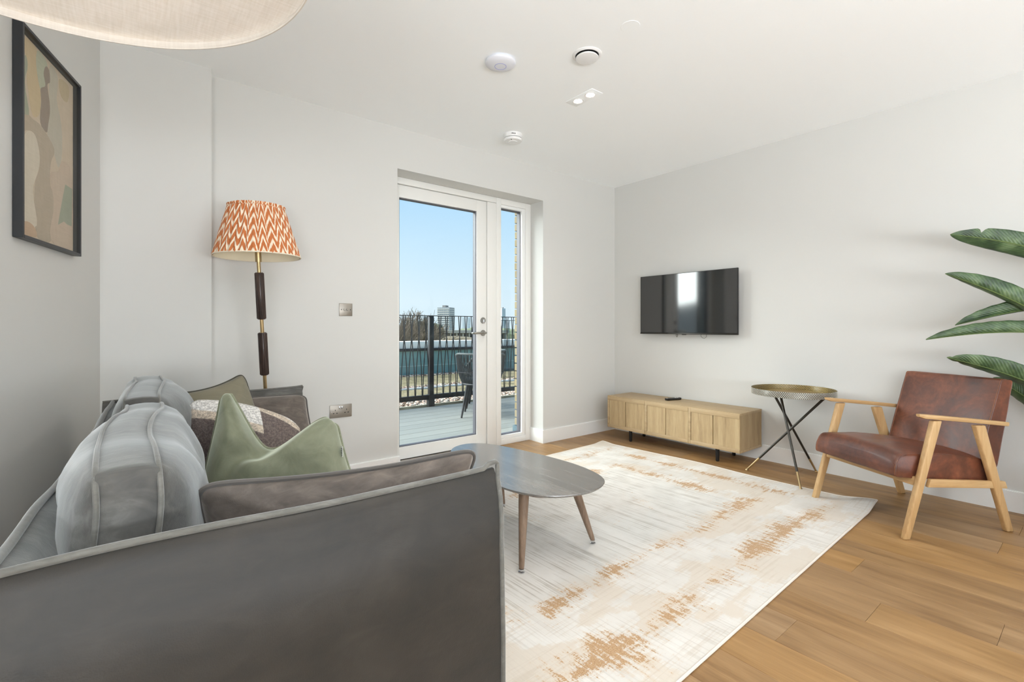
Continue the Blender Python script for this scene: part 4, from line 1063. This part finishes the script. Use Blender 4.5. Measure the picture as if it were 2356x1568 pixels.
# ------------------------------------------------------------------ wall plates and ceiling fittings
def plate(name, label, x0, x1, z0, z1, cat):
    r = thing(name, label, cat, ((x0+x1)/2, YN, (z0+z1)/2))
    m = MB(); m.box((x0, YN-.0055, z0), (x1, YN, z1), .0022); mk('faceplate', m, M['nickel'], r); return r
sx0, sx1, sz0, sz1 = 1.040, 1.188, .447, .533
so = plate('double_socket', 'brushed nickel double plug socket low on the white wall', sx0, sx1, sz0, sz1, 'socket')
for cx_ in (sx0+.036, sx1-.036):
    for a_, b_, w_, h_ in ((0, .008, .004, .009), (-.011, -.012, .009, .005), (.011, -.012, .009, .005)):
        mk('pin_hole', MB().box((cx_+a_-w_/2, YN-.0058, (sz0+sz1)/2+b_-h_/2), (cx_+a_+w_/2, YN-.005, (sz0+sz1)/2+b_+h_/2)), M['black'], so, smooth=False)
for cx_ in ((sx0+sx1)/2-.008, (sx0+sx1)/2+.008):
    m = MB(); m.box((cx_-.006, YN-.0095, sz1-.030), (cx_+.006, YN-.005, sz1-.010), .002); mk('rocker_switch', m, M['chrome'], so)
for cx_ in (sx0+.012, sx1-.012):
    m = MB(); m.lathe([(0, 0), (.0035, 0), (.0030, .001), (0, .0012)], n=12, M=Matrix.Translation((cx_, YN-.0055, (sz0+sz1)/2-.002)) @ Matrix.Rotation(radians(90), 4, 'X')); mk('screw', m, M['chrome'], so)
ax0, ax1, az0, az1 = 1.103, 1.192, 1.128, 1.213
ac = plate('cable_outlet_plate', 'square brushed nickel outlet plate at mid height on the white wall', ax0, ax1, az0, az1, 'outlet')
for cx_ in (ax0+.014, ax1-.014):
    m = MB(); m.lathe([(0, 0), (.0032, 0), (.0028, .001), (0, .0012)], n=12, M=Matrix.Translation((cx_, YN-.0055, (az0+az1)/2)) @ Matrix.Rotation(radians(90), 4, 'X')); mk('screw', m, M['black'], ac)
m = MB()
for k in range(2):
    c_ = (ax0+ax1)/2+(-.009 if k == 0 else .009); arc = [(c_+.008*cos(a), YN-.0062, (az0+az1)/2+.006*sin(a)) for a in (pi*(.6+.16*j) for j in range(8))]
    m.tube(arc, .0011, 6)
mk('cable_entry', m, M['charcoal'], ac)

def ceil_thing(name, label, x, y, cat): return thing(name, label, cat, (x, y, H))
o = ceil_thing('wireless_access_point', 'white saucer-shaped wireless unit with small ring on the ceiling', 1.585, 2.088, 'ceiling unit')
m = MB(); m.lathe([(0, 0), (.070, 0), (.083, -.006), (.084, -.011), (.078, -.018), (.055, -.026), (.033, -.0285), (0, -.029)], (1.585, 2.088, H), 56); mk('dome', m, M['cool_plastic'], o, angle=60)
m = MB(); m.tube([(1.585+.031*cos(a), 2.088+.031*sin(a), H-.0285) for a in (2*pi*k/48 for k in range(48))], .0013, 6, closed=True); mk('status_ring', m, plain('pale_blue_ring', (140, 150, 214), .4), o)
o = ceil_thing('ventilation_valve', 'round white ceiling air valve with dark gap around its disc', 1.908, 1.752, 'air vent')
m = MB(); m.lathe([(.062, 0), (.078, 0), (.078, -.002), (.073, -.006), (.066, -.008), (.062, -.006), (.062, 0)], (1.908, 1.752, H), 56); mk('valve_ring', m, M['white_plastic'], o)
m = MB(); m.lathe([(0, -.0012), (.062, -.0012), (.062, -.002), (0, -.002)], (1.908, 1.752, H), 40); mk('dark_throat', m, M['black'], o)
m = MB(); m.lathe([(0, -.004), (.052, -.008), (.060, -.016), (.059, -.020), (.045, -.023), (0, -.0245)], (1.908, 1.752, H), 56); mk('valve_disc', m, M['white_plastic'], o, angle=60)
o = ceil_thing('smoke_alarm', 'small round white smoke alarm on the ceiling nearest the window wall', 2.262, 2.825, 'smoke alarm')
c = (2.262, 2.825, H); k_ = 1.30
def sc_prof(p): return [(r*k_, z*k_) for r, z in p]
m = MB(); m.lathe(sc_prof([(0, 0), (.055, 0), (.055, -.004), (.052, -.023), (0, -.023)]), c, 48); mk('mount_base', m, M['white_plastic'], o)
m = MB(); m.lathe(sc_prof([(0, -.0225), (.046, -.0225), (.046, -.027), (0, -.027)]), c, 40); mk('vent_gap', m, plain('grey_plastic', (150, 150, 148), .5), o)
m = MB(); m.lathe(sc_prof([(0, -.0265), (.052, -.0265), (.054, -.030), (.050, -.040), (.026, -.042), (.024, -.045), (0, -.045)]), c, 48); mk('sensor_cap', m, M['white_plastic'], o)
m = MB()
for k in range(3): m.box((2.208+k*.010, 2.768-k*.004, H-.020), (2.213+k*.010, 2.771-k*.004, H-.013))
m.lathe([(0, -.053), (.004, -.053), (.004, -.056), (0, -.0565)], (2.222, 2.792, H), 10); stuff(mk('indicator_marks', m, M['bronze'], o))
o = ceil_thing('blanking_cover', 'plain flush white round cover plate on the ceiling, barely visible', 1.889, 1.455, 'cover plate')
m = MB(); m.lathe([(0, 0), (.044, 0), (.0455, -.0008), (.0445, -.0018), (0, -.002)], (1.889, 1.455, H), 48); mk('cover_disc', m, M['ceiling'], o)
def twin_downlight(x, y, label, power):
    o = ceil_thing('twin_downlight', label, x, y, 'downlight')
    m = MB(); m.box((x-.050, y-.112, H-.003), (x+.050, y+.112, H), .001); mk('trim_plate', m, M['ceiling'], o)
    for yy in (y+.053, y-.052):
        m = MB(); m.lathe([(0, -.0025), (.036, -.0025), (.036, -.0045), (.031, -.0045), (.031, -.003), (0, -.003)], (x+.002, yy, H), 32); bz = mk('lamp_bezel', m, M['white_plastic'], o)
        m = MB(); m.lathe([(0, -.0032), (.025, -.0032), (.025, -.0042), (0, -.005)], (x+.002, yy, H), 28); mk('led_lens', m, M['spot_glow'], bz)
        l = bpy.data.lights.new('downlight_beam', 'SPOT'); l.energy = power; l.spot_size = radians(150); l.spot_blend = .8; l.shadow_soft_size = .03; l.color = (1, .94, .85)
        lo = bpy.data.objects.new('downlight_beam', l); COL.objects.link(lo); lo.location = (x+.002, yy, H-.012)
twin_downlight(2.246, 2.088, 'recessed rectangular ceiling plate with two lit spotlights', 18)
twin_downlight(.80, .55, 'unseen twin spotlight plate added above the sofa arm to light the left wall', 15)  # out-of-view fixture, added to brighten the left wall

# ------------------------------------------------------------------ balcony
ZD = -.03
M['deck'] = NT('pale_blue_grey_decking'); t = M['deck']; oi = t.n('ObjectInfo')
t.l(t.ramp(t.math('ADD', t.math('MULTIPLY', t.noise(t.coord('Object', (1, 30, 30)), 2, 4), .6), t.math('MULTIPLY', oi.outputs['Random'], .4)), [(.2, (132, 133, 127)), (.8, (152, 151, 143))]), t.b.inputs['Base Color']); t.set(Roughness=.6)
t.bump(t.noise(t.coord('Object', (2, 120, 10)), 2, 3), .15, .001); M['deck'] = t.m
struct(mk('balcony_base', MB().box((-.5, 3.45, -.16), (8.2, 5.9, ZD-.024)), M['gasket'], smooth=False))
bb = bpy.data.objects['balcony_base']; bb.name = 'floor_balcony'
n = 12; pitch = (5.82-3.50)/n
for k in range(n):
    mk('deck_board', MB().box((-.5, 3.50+k*pitch+.003, ZD-.022), (8.2, 3.50+(k+1)*pitch-.003, ZD), .002, seg=1), M['deck'], bb, smooth=False)
M['kerb'] = plain('weathered_timber_edge', (146, 142, 124), .9, var=.15)
struct(mk('trim_3', MB().box((-3, 5.885, -.12), (12, 5.93, ZD+.022), .004), M['kerb']))

# brick return beside the sidelight
M['mortar'] = plain('pale_mortar', (150, 138, 116), .95, bump=.4, bscale=80)
tb = NT('buff_stock_brick'); oi = tb.n('ObjectInfo')
tb.l(tb.ramp(tb.math('ADD', tb.math('MULTIPLY', oi.outputs['Random'], .6), tb.math('MULTIPLY', tb.noise(tb.coord(), 22, 4), .4)), [(.1, (122, 108, 80)), (.5, (138, 124, 94)), (.9, (130, 120, 100))]), tb.b.inputs['Base Color']); tb.set(Roughness=.95)
tb.bump(tb.noise(tb.coord(), 90, 4), .7, .004); M['brick'] = tb.m
ow = struct(mk('wall_outer', MB().box((OX1-.014, 3.525, ZD), (4.6, 3.602, 2.46)), M['mortar'], smooth=False))
brnd = random.Random(5); pm = {}
for r_ in range(32):
    z = .115+r_*.0745
    if z > 2.42: break
    y1 = 3.612+brnd.uniform(-.0015, .0015)
    m = MB(); m.box((2.912+brnd.uniform(-.002, .002), 3.53, z), (2.912+(.102 if r_ % 2 else .215), y1, z+.065), .004, seg=2); mk('brick', m, M['brick'], ow, smooth=False)
mk('plinth_block', MB().box((2.898, 3.535, ZD), (3.20, 3.626, .108), .004), plain('blue_grey_plinth', (62, 84, 92), .6), ow)
struct(mk('wall_outer_west', MB().box((-.6, 3.62, ZD), (1.50, 3.66, 2.46)), M['brick'], smooth=False))

# railings: slanting flat bars that cross below the handrail
def railing(label, x0, x1, y, post_x, ph, mat, grp=None):
    r = thing('balcony_railing', label, 'railing', ((x0+x1)/2, y, ZD))
    m = MB(); m.box((x0, y-.022, 1.206), (x1, y+.022, 1.216), .002); mk('handrail', m, mat, r)
    m = MB(); m.box((x0, y-.022, .066), (x1, y+.022, .130), .003); mk('bottom_rail', m, mat, r)
    for px in post_x:
        m = MB(); m.box((px-.033, y-.03, .131), (px+.033, y+.03, 1.205), .003); m.box((px-.050, y-.034, ZD), (px+.042, y+.034, .131), .003); mk('post', m, mat, r)
    xc = x0+ph; base = None
    while xc < x1-.05:
        for sgn in (-1, 1):
            pts = [(xc-sgn*.0135, y+sgn*.007, 1.207), (xc, y+sgn*.007, .975), (xc+sgn*.040, y+sgn*.007, .50), (xc+sgn*.052, y+sgn*.007, .129)]
            if min(abs(xc-p) for p in post_x) < .040: continue
            if base is None:
                pass
            m = MB(); m.tube([(a, b, c) for a, b, c in pts], .0075, 4); mk('baluster', m, mat, r, smooth=False)
        xc += .108
    return r
railing('dark metal balcony railing with crossing bars beyond the glass door', 1.30, 6.1, 5.865, (1.45, 3.249, 5.05), .040, M['black_metal'])
M['teal_metal'] = plain('teal_grey_metal', (46, 72, 80), .5, .3)
railing('teal-grey railing of the neighbouring terrace seen through the narrow sidelight', 5.98, 10.4, 8.55, (6.02, 8.2, 10.3), .10, M['teal_metal'])

# rope tub chairs on the balcony
M['rope'] = plain('dark_grey_rope', (56, 60, 62), .85, bump=.6, bscale=300); M['rope_rim'] = plain('grey_rope_rim', (92, 98, 98), .85, bump=.4, bscale=300)
def rope_chair(cx_, cy_, rz, label):
    """local: +y is where the sitter faces"""
    r = thing('rope_tub_chair', label, 'garden chair', (cx_, cy_, ZD), rz)
    R0, R1 = .225, .30
    def topz(a): # a=0 at back (-y)
        return .765-.105*smoothstep(.9, 2.5, abs(a))-.10*smoothstep(1.9, 2.45, abs(a))
    def P_(a, t):
        R = R0+(R1-R0)*sin(t*pi/2)**.8; z0 = .395; z = z0+(topz(a)-z0)*t
        return Vector((R*sin(a), -R*cos(a)*1.0, z))
    amax = 2.45
    m = MB(); m.tube([P_(-amax+2*amax*k/48, 1) for k in range(49)], .013, 8); mk('top_rim', m, M['rope_rim'], r, local=True)
    m = MB(); m.tube([P_(-pi+2*pi*k/48, 0) for k in range(48)], .013, 8, closed=True); mk('seat_ring', m, M['black_metal'], r, local=True)
    m = MB(); m.tube([P_(-amax+2*amax*k/48, .38) for k in range(49)], .007, 6); mk('middle_hoop', m, M['black_metal'], r, local=True)
    for k in range(57):
        a = -amax+2*amax*k/56; m = MB(); m.tube([P_(a, t_) for t_ in (0, .25, .6, 1)], .0062, 5); mk('rope', m, M['rope'], r, local=True)
    m = MB(); m.lathe([(0, .385), (.20, .385), (.222, .40), (.222, .44), (.205, .455), (0, .458)], (0, 0, 0), 32); mk('seat_pad', m, M['rope'], r, local=True)
    for sx, sy in ((1, 1), (1, -1), (-1, -1), (-1, 1)):
        m = MB(); m.tube([(sx*.215, sy*.215, 0), (sx*.150, sy*.150, .39)], [.0115, .0175], 12); mk('leg', m, M['black_metal'], r, local=True)
    return r
rope_chair(3.41, 4.90, radians(-38.6), 'dark rope tub chair on the deck nearest the glass door')
rope_chair(3.82, 5.42, radians(51.4), 'dark rope tub chair mostly hidden behind the door mullion, beyond the first')

# ------------------------------------------------------------------ roof beyond the balcony, pebbles, sedum, parapet
def pebbles(name, label, x0, x1, y0, y1, n, seed, zz=-.05, r0=.014, r1=.034):
    pr_ = random.Random(seed); m = MB()
    vs, fs = [], []
    ico = [(0, 0, 1), (.89, 0, .45), (.28, .85, .45), (-.72, .53, .45), (-.72, -.53, .45), (.28, -.85, .45), (.72, .53, -.45), (-.28, .85, -.45), (-.89, 0, -.45), (-.28, -.85, -.45), (.72, -.53, -.45), (0, 0, -1)]
    icf = [(0, 1, 2), (0, 2, 3), (0, 3, 4), (0, 4, 5), (0, 5, 1), (1, 6, 2), (2, 7, 3), (3, 8, 4), (4, 9, 5), (5, 10, 1), (1, 10, 6), (2, 6, 7), (3, 7, 8), (4, 8, 9), (5, 9, 10), (6, 11, 7), (7, 11, 8), (8, 11, 9), (9, 11, 10), (10, 11, 6)]
    me = bpy.data.meshes.new(name); mi = []
    for k in range(n):
        r = pr_.uniform(r0, r1); c = (pr_.uniform(x0, x1), pr_.uniform(y0, y1), zz+r*.3*pr_.random()); a = pr_.uniform(0, 6.28); sx, sy, sz = r, r*pr_.uniform(.6, .9), r*pr_.uniform(.4, .7); b = len(vs)
        for x, y, z in ico: x, y, z = x*sx, y*sy, z*sz; vs.append((c[0]+x*cos(a)-y*sin(a), c[1]+x*sin(a)+y*cos(a), c[2]+z))
        q = pr_.randrange(4)
        for f in icf: fs.append(tuple(b+i_ for i_ in f)); mi.append(q)
    me.from_pydata(vs, [], fs)
    for mt in PEB: me.materials.append(mt)
    me.polygons.foreach_set('material_index', mi); me.polygons.foreach_set('use_smooth', [True]*len(fs))
    o = bpy.data.objects.new(name, me); COL.objects.link(o); tag(o, label, 'pebbles'); return stuff(o)
PEB = [plain('pebble_cream', (214, 200, 180), .9), plain('pebble_pink', (192, 160, 142), .9), plain('pebble_grey', (150, 144, 136), .9), plain('pebble_brown', (122, 98, 80), .9)]
struct(mk('floor_roof', MB().box((-6, 5.9, -.5), (26, 10.2, -.055)), plain('roof_gravel_bed', (140, 124, 104), .95, var=.2), smooth=False))
pebbles('pebble_strip', 'strip of pink and grey pebbles just outside the balcony railing', 1.6, 9, 5.95, 6.55, 4200, 1)
pebbles('pebble_strip', 'pebbles along the far side of the white edging on the green roof', 1.8, 11, 7.74, 8.15, 2400, 2)
pebbles('pebble_strip', 'pebbles at the foot of the teal upstand', 2.5, 15, 9.75, 10.15, 2400, 3)
def sedum():
    t = NT('dry_sedum'); v = t.coord(); a = t.noise(v, 3, 5, .65); b = t.noise(v, 42, 4, .7)
    f = t.math('ADD', t.math('MULTIPLY', a, .45), t.math('MULTIPLY', b, .55))
    t.l(t.ramp(f, [(.36, (92, 82, 56)), (.47, (136, 124, 88)), (.55, (168, 150, 114)), (.66, (192, 174, 144))]), t.b.inputs['Base Color']); t.set(Roughness=.95); t.bump(b, 1., .03); return t.m
M['sedum'] = sedum()
for y0, y1, lab in ((6.55, 7.68, 'near strip of dry sedum planting between railing and white edging'), (8.15, 9.75, 'far field of dry sedum planting below the teal upstand')):
    m = MB(); G = []
    for i in range(140):
        x = 0+i*.11; G.append([Vector((x, y0+(y1-y0)*j/24, -.05+.028*abs(noise.noise(Vector((x*6, j*.4+y0, 0))))+.012*noise.noise(Vector((x*25, j*2., 3))))) for j in range(25)])
    m.grid(G); stuff(tag(mk('sedum_planting', m, M['sedum']), lab, 'roof planting'))
ed = tag(rebase(mk('roof_edging', MB().box((0, 7.69, -.055), (15, 7.72, -.015), .002), M['white_plastic']), (7, 7.7, -.055)), 'thin white metal edging strip across the sedum roof', 'edging')
up = thing('roof_upstand', 'long teal metal roof upstand with white coping beyond the sedum', 'roof wall', (8, 10.5, -.055))
M['teal'] = plain('teal_cladding', (124, 160, 156), .55, var=.04)
mk('cladding', MB().box((-6, 10.2, -.055), (26, 10.5, .500)), M['teal'], up, smooth=False)
mk('cladding_seam', MB().box((-6, 10.192, .145), (26, 10.2, .160)), plain('pale_seam', (176, 200, 198), .5), up, smooth=False)
mk('shadow_gap', MB().box((-6, 10.16, .500), (26, 10.6, .560), .004), M['black_metal'], up)
mk('coping', MB().box((-6, 10.22, .560), (26, 10.62, .725), .006), plain('white_coping', (250, 246, 238), .7), up)

# ------------------------------------------------------------------ distant city
GZ = -12.0
def ground():
    t = NT('distant_ground'); v = t.coord(); f = t.noise(v, .06, 5, .6)
    t.l(t.ramp(f, [(.35, (112, 108, 88)), (.5, (134, 130, 104)), (.65, (150, 144, 124))]), t.b.inputs['Base Color']); t.set(Roughness=1); return t.m
struct(mk('ground', MB().box((-600, 11.5, GZ-1), (1500, 1800, GZ)), ground(), smooth=False))
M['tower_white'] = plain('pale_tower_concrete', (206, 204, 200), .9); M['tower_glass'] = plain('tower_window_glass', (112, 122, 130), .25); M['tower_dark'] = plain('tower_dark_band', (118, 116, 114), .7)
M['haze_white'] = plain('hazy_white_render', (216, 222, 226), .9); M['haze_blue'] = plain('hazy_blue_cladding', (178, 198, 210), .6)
def tower(label, px0, px1, pytop, D, depth, floors, cols, wall, glass, rot=-38.57, roof=True, gap=None):
    a = P3(px0, 753, D); b = P3(px1, 753, D); w = (b-a).length; top = 1.05+(753-pytop)/1106*D
    c = (a+b)/2; c.z = GZ; r = thing('tower_block', label, 'building', c, radians(rot))
    Hh = top-GZ
    m = MB(); m.box((-w/2, 0, 0), (w/2, depth, Hh)); mk('wall', m, wall, r, local=True, smooth=False)
    fh = Hh/floors
    for k in range(max(0, floors-16), floors):
        z0 = k*fh+fh*.42
        # recessed balcony strip frames and panes, one window per bay
        cw = w/cols
        for j in range(cols):
            if gap is not None and j == gap: continue
            x0 = -w/2+j*cw+cw*.08; m = MB(); m.box((x0, -.12, z0), (x0+cw*.84, .05, z0+fh*.44)); mk('window', m, glass, r, local=True, smooth=False)
        m = MB(); m.box((-w/2-.1, -.5, k*fh), (w/2+.1, 0, k*fh+fh*.26)); mk('balcony_slab', m, wall, r, local=True, smooth=False)
        m = MB(); m.box((w/2-.02, depth*.08, z0), (w/2+.1, depth*.92, z0+fh*.44)); mk('side_window', m, glass, r, local=True, smooth=False)
    if roof:
        m = MB(); m.box((-w*.17, depth*.2, Hh), (w*.11, depth*.7, Hh+fh*1.0)); mk('plant_room', m, M['tower_dark'], r, local=True, smooth=False)
    return r
tower('pale concrete tower block rising behind the balcony railing', 1005, 1034, 706.5, 400, 13, 17, 6, M['tower_white'], M['tower_glass'], rot=-52)
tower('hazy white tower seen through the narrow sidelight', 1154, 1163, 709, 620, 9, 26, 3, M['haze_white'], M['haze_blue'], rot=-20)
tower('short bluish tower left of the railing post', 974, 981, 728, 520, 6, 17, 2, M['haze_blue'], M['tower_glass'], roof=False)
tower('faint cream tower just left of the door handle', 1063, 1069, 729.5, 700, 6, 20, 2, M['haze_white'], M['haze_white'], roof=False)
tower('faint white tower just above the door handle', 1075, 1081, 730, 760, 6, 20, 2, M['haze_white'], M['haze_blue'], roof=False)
# low colonnaded building
lb = thing('low_building', 'long low concrete building with columns below the tower block', 'building', P3(1050, 785, 150), radians(-34))
w = 16.0; m = MB(); m.box((-w*.62, .8, -8), (w, 6, 2.6)); mk('wall', m, plain('stained_concrete', (112, 108, 98), .9, var=.12), lb, local=True, smooth=False)
m = MB(); m.box((-w*.64, -.1, 2.6), (w+.3, 6.3, 3.5)); mk('flat_roof', m, plain('grey_roof_slab', (150, 148, 140), .9), lb, local=True, smooth=False)
for k in range(14):
    x = -w*.6+k*(w*1.58/13); m = MB(); m.box((x-.18, .1, -8), (x+.18, .6, 2.6)); mk('column', m, plain('column_concrete', (160, 156, 144), .9) if k == 0 else bpy.data.materials['column_concrete'], lb, local=True, smooth=False)
    if k < 13: m = MB(); m.box((x+.35, .70, -.4), (x+.95, .82, 2.2)); mk('window', m, M['black_metal'], lb, local=True, smooth=False)

# bare winter trees
M['bark'] = plain('grey_brown_bark', (128, 114, 94), .95); M['twig'] = plain('brown_twigs', (112, 98, 80), .95)
M['evergreen'] = plain('dark_evergreen', (74, 78, 60), .95, var=.3, bump=.8, bscale=3)
def tree_mesh(seed, h):
    r_ = random.Random(seed); tr, tw = MB(), MB()
    def tri(mb, a, b, r0, r1):
        mb.tube([a, b], [max(r0*.8, .0017), max(r1*.8, .0014)], 3, cap=False)
    def grow(p, d, l, r, lev):
        q = p+d*l
        tri(tr if lev < 2 else tw, p, q, r, r*.68)
        if lev >= 6: return
        for _ in range(3 if lev < 5 else 2):
            ax = Vector((r_.uniform(-1, 1), r_.uniform(-1, 1), r_.uniform(-.2, .6))).normalized()
            nd = (d*.85+ax*r_.uniform(.4, .75)).normalized()
            grow(p+d*l*r_.uniform(.55, 1), nd, l*r_.uniform(.6, .82), r*.60, lev+1)
    grow(Vector((0, 0, 0)), Vector((0, 0, 1)), h*.28, h*.020, 0); return tr, tw
protos = []
def bare_tree(px, D, h, k, label, zb=None, grp='bare trees beyond the roof'):
    p = P3(px, 753, D); p.z = GZ if zb is None else zb
    r = thing('bare_tree', label, 'tree', p, k*1.3, grp)
    if len(protos) <= k % 4:
        tr, tw = tree_mesh(20+k, 1.0); a = mk('trunk', tr, M['bark'], r, local=True, smooth=False); b = stuff(mk('twigs', tw, M['twig'], r, local=True, smooth=False)); protos.append((a, b))
    else:
        for o in protos[k % 4]:
            c = o.copy(); c.parent = r; COL.objects.link(c)
    r.scale = (h*1.0, h*1.0, h*1.30)
    return r
tl = [('tall bare winter tree with twigs above the handrail, left of the post', 938, 62, 16.6), ('bare winter tree at the left edge of the door glass', 922, 66, 15.4)]
for k, (lab, px, D, h) in enumerate(tl): bare_tree(px, D, h, k, lab)
trnd = random.Random(9)
for k in range(20):
    px = 908+k*3.9+trnd.uniform(-1, 1) if k < 16 else 1000+(k-16)*26; D = trnd.uniform(55, 90) if k < 16 else trnd.uniform(95, 120)
    bare_tree(px, D, (15.2 if k < 9 else 13.6)+trnd.uniform(-.6, .8) if k < 16 else 9.4, k+2, 'bare brown winter tree in the thicket beyond the white coping')
def bush(px, py, D, rx, rz, label, mat, seed):
    p = P3(px, py, D); r_ = random.Random(seed); m = MB()
    bmesh.ops.create_icosphere(m.bm, subdivisions=4, radius=1)
    for v in m.bm.verts:
        n3 = 1+.28*noise.noise(v.co*2.3+Vector((seed, 0, 0)))+.14*noise.noise(v.co*7)
        v.co = Vector((v.co.x*rx*n3, v.co.y*rx*n3, v.co.z*rz*n3))
    o = mk('evergreen_shrub', m, mat, smooth=True, angle=180); o.location = p; tag(o, label, 'shrub')
bush(966, 757, 95, 1.3, 1.5, 'dark evergreen crown among the bare trees left of the post', M['evergreen'], 1)
bush(1004, 758, 110, 1.6, 1.3, 'dark rounded evergreen right of the post, before the tower', M['evergreen'], 2)
M['olive_hill'] = plain('dull_green_trees', (116, 122, 94), .95, var=.2, bump=1, bscale=3)
M['thicket'] = plain('brown_thicket', (124, 110, 86), .95, var=.25, bump=1, bscale=2)
for k, (px, py, D, rx, rz, lab) in enumerate([(930, 784, 105, 5.5, 3.2, 'brown thicket mass behind the bare trees on the left'), (972, 786, 108, 4.5, 2.4, 'brown thicket mass between thicket and railing post'), (1078, 768, 230, 9, 2.4, 'dull green distant trees below the faint towers'), (1110, 762, 260, 9, 2.4, 'dull green distant trees behind the door stile'), (1160, 775, 200, 9, 3.5, 'dull green distant trees seen through the sidelight'), (1040, 792, 100, 9, 1.6, 'low brown scrub in front of the columned building')]):
    bush(px, py, D, rx, rz, lab, M['thicket'] if 'brown' in lab else M['olive_hill'], 10+k)
